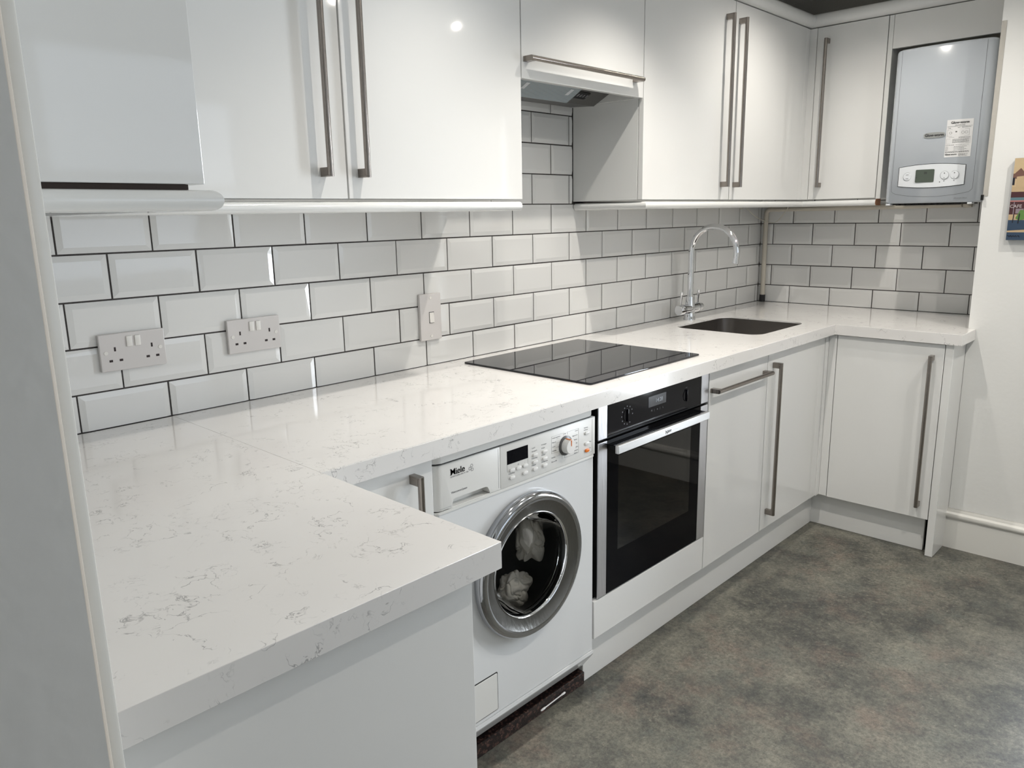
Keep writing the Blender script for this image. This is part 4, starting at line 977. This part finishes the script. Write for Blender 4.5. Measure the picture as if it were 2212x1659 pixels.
# dark laminate strip and the cotton bud under the machine
bm = B(); box(bm, X0 - .02, 1.0740, -0.588, -0.548, 0.0005, 0.040, .002); tag(obj('laminate_strip', bm, granite, None, 40), 'dark red-brown speckled laminate strip on the floor under the washing machine', 'strip')
bm = B(); a_, b_ = Vector((0.874, -0.5925, 0.0165)), Vector((0.980, -0.5925, 0.0215)); d_ = (b_ - a_)
tube(bm, [a_, a_ + d_ * .04, a_ + d_ * .14, a_ + d_ * .20, a_ + d_ * .82, a_ + d_ * .88, a_ + d_ * .97, b_], [.0014, .0030, .0032, .0018, .0018, .0030, .0030, .0012], 12)
tag(obj('cotton_bud', bm, swab_m, None, 60), 'white cotton bud caught against the dark strip under the washing machine', 'cotton bud')

# ------------------------------------------------------------------ picture on the right wall
cv = thing('canvas_picture', 'colourful canvas painting of a cafe front at the right edge', 'picture', (2.82, -1.30, 1.235))
PX = 2.808; cy0, cy1, cz0, cz1 = -1.186, -1.50, 1.2400, 1.5300
bm = B(); box(bm, PX, NX - .001, cy1, cy0, cz0, cz1, .001)
obj('canvas', bm, mat('canvas_edge', (0.035, 0.06, 0.10), 0.6), cv)
def pm(n, c): return mat(n, c, 0.5)
cols = {'sand': (0.50, 0.37, 0.22), 'ochre': (0.55, 0.42, 0.25), 'maroon': (0.06, 0.018, 0.022), 'navy': (0.028, 0.055, 0.10), 'teal': (0.10, 0.18, 0.21), 'pinkish': (0.42, 0.18, 0.17), 'brown': (0.16, 0.08, 0.06), 'green': (0.10, 0.22, 0.05), 'greyv': (0.25, 0.20, 0.23), 'blackish': (0.01, 0.01, 0.02)}
keys = list(cols); mats_p = [pm('paint_' + k_, c) for k_, c in cols.items()]
bm = B()
def pr(key, pts, lift=0):
    Q(bm, [(PX - .0006 - lift * .0002, cy0 - u, cz0 + v) for u, v in pts], keys.index(key))
H_ = cz1 - cz0
pr('ochre', [(0, .19), (.31, .19), (.31, H_), (0, H_)])
pr('brown', [(0.0, .232), (0.022, .255), (0.05, .22), (0.05, .195), (0.03, .21), (0.0, .222)], 1)
pr('brown', [(0.0, .200), (0.006, .200), (0.006, .236), (0.0, .236)], 2); pr('blackish', [(0.0, .196), (0.007, .196), (0.007, .222), (0.0, .222)], 3)
pr('sand', [(0.012, .185), (0.06, .185), (0.06, .230), (0.012, .225)], 2)
pr('brown', [(0.06, .20), (0.31, .21), (0.31, .27), (0.06, .25)], 1)
pr('sand', [(0, .168), (.31, .168), (.31, .190), (0, .190)], 1)
pr('maroon', [(0, .152), (.31, .150), (.31, .170), (0, .172)], 2)
pr('teal', [(0, .142), (.31, .139), (.31, .150), (0, .152)], 3)
pr('pinkish', [(0, .137), (.31, .134), (.31, .139), (0, .142)], 4)
pr('maroon', [(0, .092), (.31, .088), (.31, .134), (0, .137)], 3)
pr('greyv', [(0.012, .092), (.015, .092), (.015, .136), (.012, .136)], 5); pr('greyv', [(0.02, .095), (.045, .095), (.045, .112), (.02, .112)], 4)
pr('sand', [(0, .070), (.31, .066), (.31, .088), (0, .092)], 3)
pr('green', [(0.022, .078), (.035, .070), (.06, .078), (.055, .105), (.035, .108)], 6)
pr('blackish', [(0.013, .062), (.016, .062), (.018, .092), (.015, .092)], 7); pr('blackish', [(0.030, .060), (.034, .060), (.036, .095), (.032, .095)], 7)
pr('navy', [(0, .034), (.31, .055), (.31, .070), (0, .072)], 4)
pr('sand', [(0, .028), (.31, .028), (.31, .055), (0, .034)], 2)
pr('navy', [(0, 0.0), (.31, 0.0), (.31, .028), (0, .028)], 2)
obj('painting', bm, mats_p, cv)
bm = B(); text_far(bm, 'CAFE', cy0 - .001, cz0 + .1155, .016, PX - .0022, bold=.02); obj('painted_letters', bm, pm('paint_pale', (0.45, 0.38, 0.38)), cv)
bm = B(); tube(bm, [(PX - .0012, cy0 - .003 - .0009 * k, cz0 + .014 + .003 * math.sin(k * 1.9) + .002 * math.sin(k * .7)) for k in range(44)], .0006, 5); obj('signature', bm, pm('paint_blackish', (0.01, 0.01, 0.02)), cv)

# ------------------------------------------------------------------ downlights in the ceiling
for i, (lx, ly, pw) in enumerate(LAMPS):
    where = ['over the hob', 'over the washing machine', 'in front of the sink', 'nearest the doorway', 'in the middle of the room', 'by the side window'][i]
    t = thing('downlight', 'small round chrome ceiling downlight ' + where, 'lamp', (lx, ly, CEIL), 'ceiling downlights')
    bm = B(); lathe(bm, [(0.045, 0.0005), (0.045, 0.004), (0.030, 0.006), (0.0205, 0.0012)], (lx, ly, CEIL), (0, 0, -1), 28); obj('bezel', bm, chrome, t, 40)
    bm = B(); lathe(bm, [(0.0, 0.0015), (0.0200, 0.0015)], (lx, ly, CEIL), (0, 0, -1), 24); obj('lens', bm, lamp_lens, t)
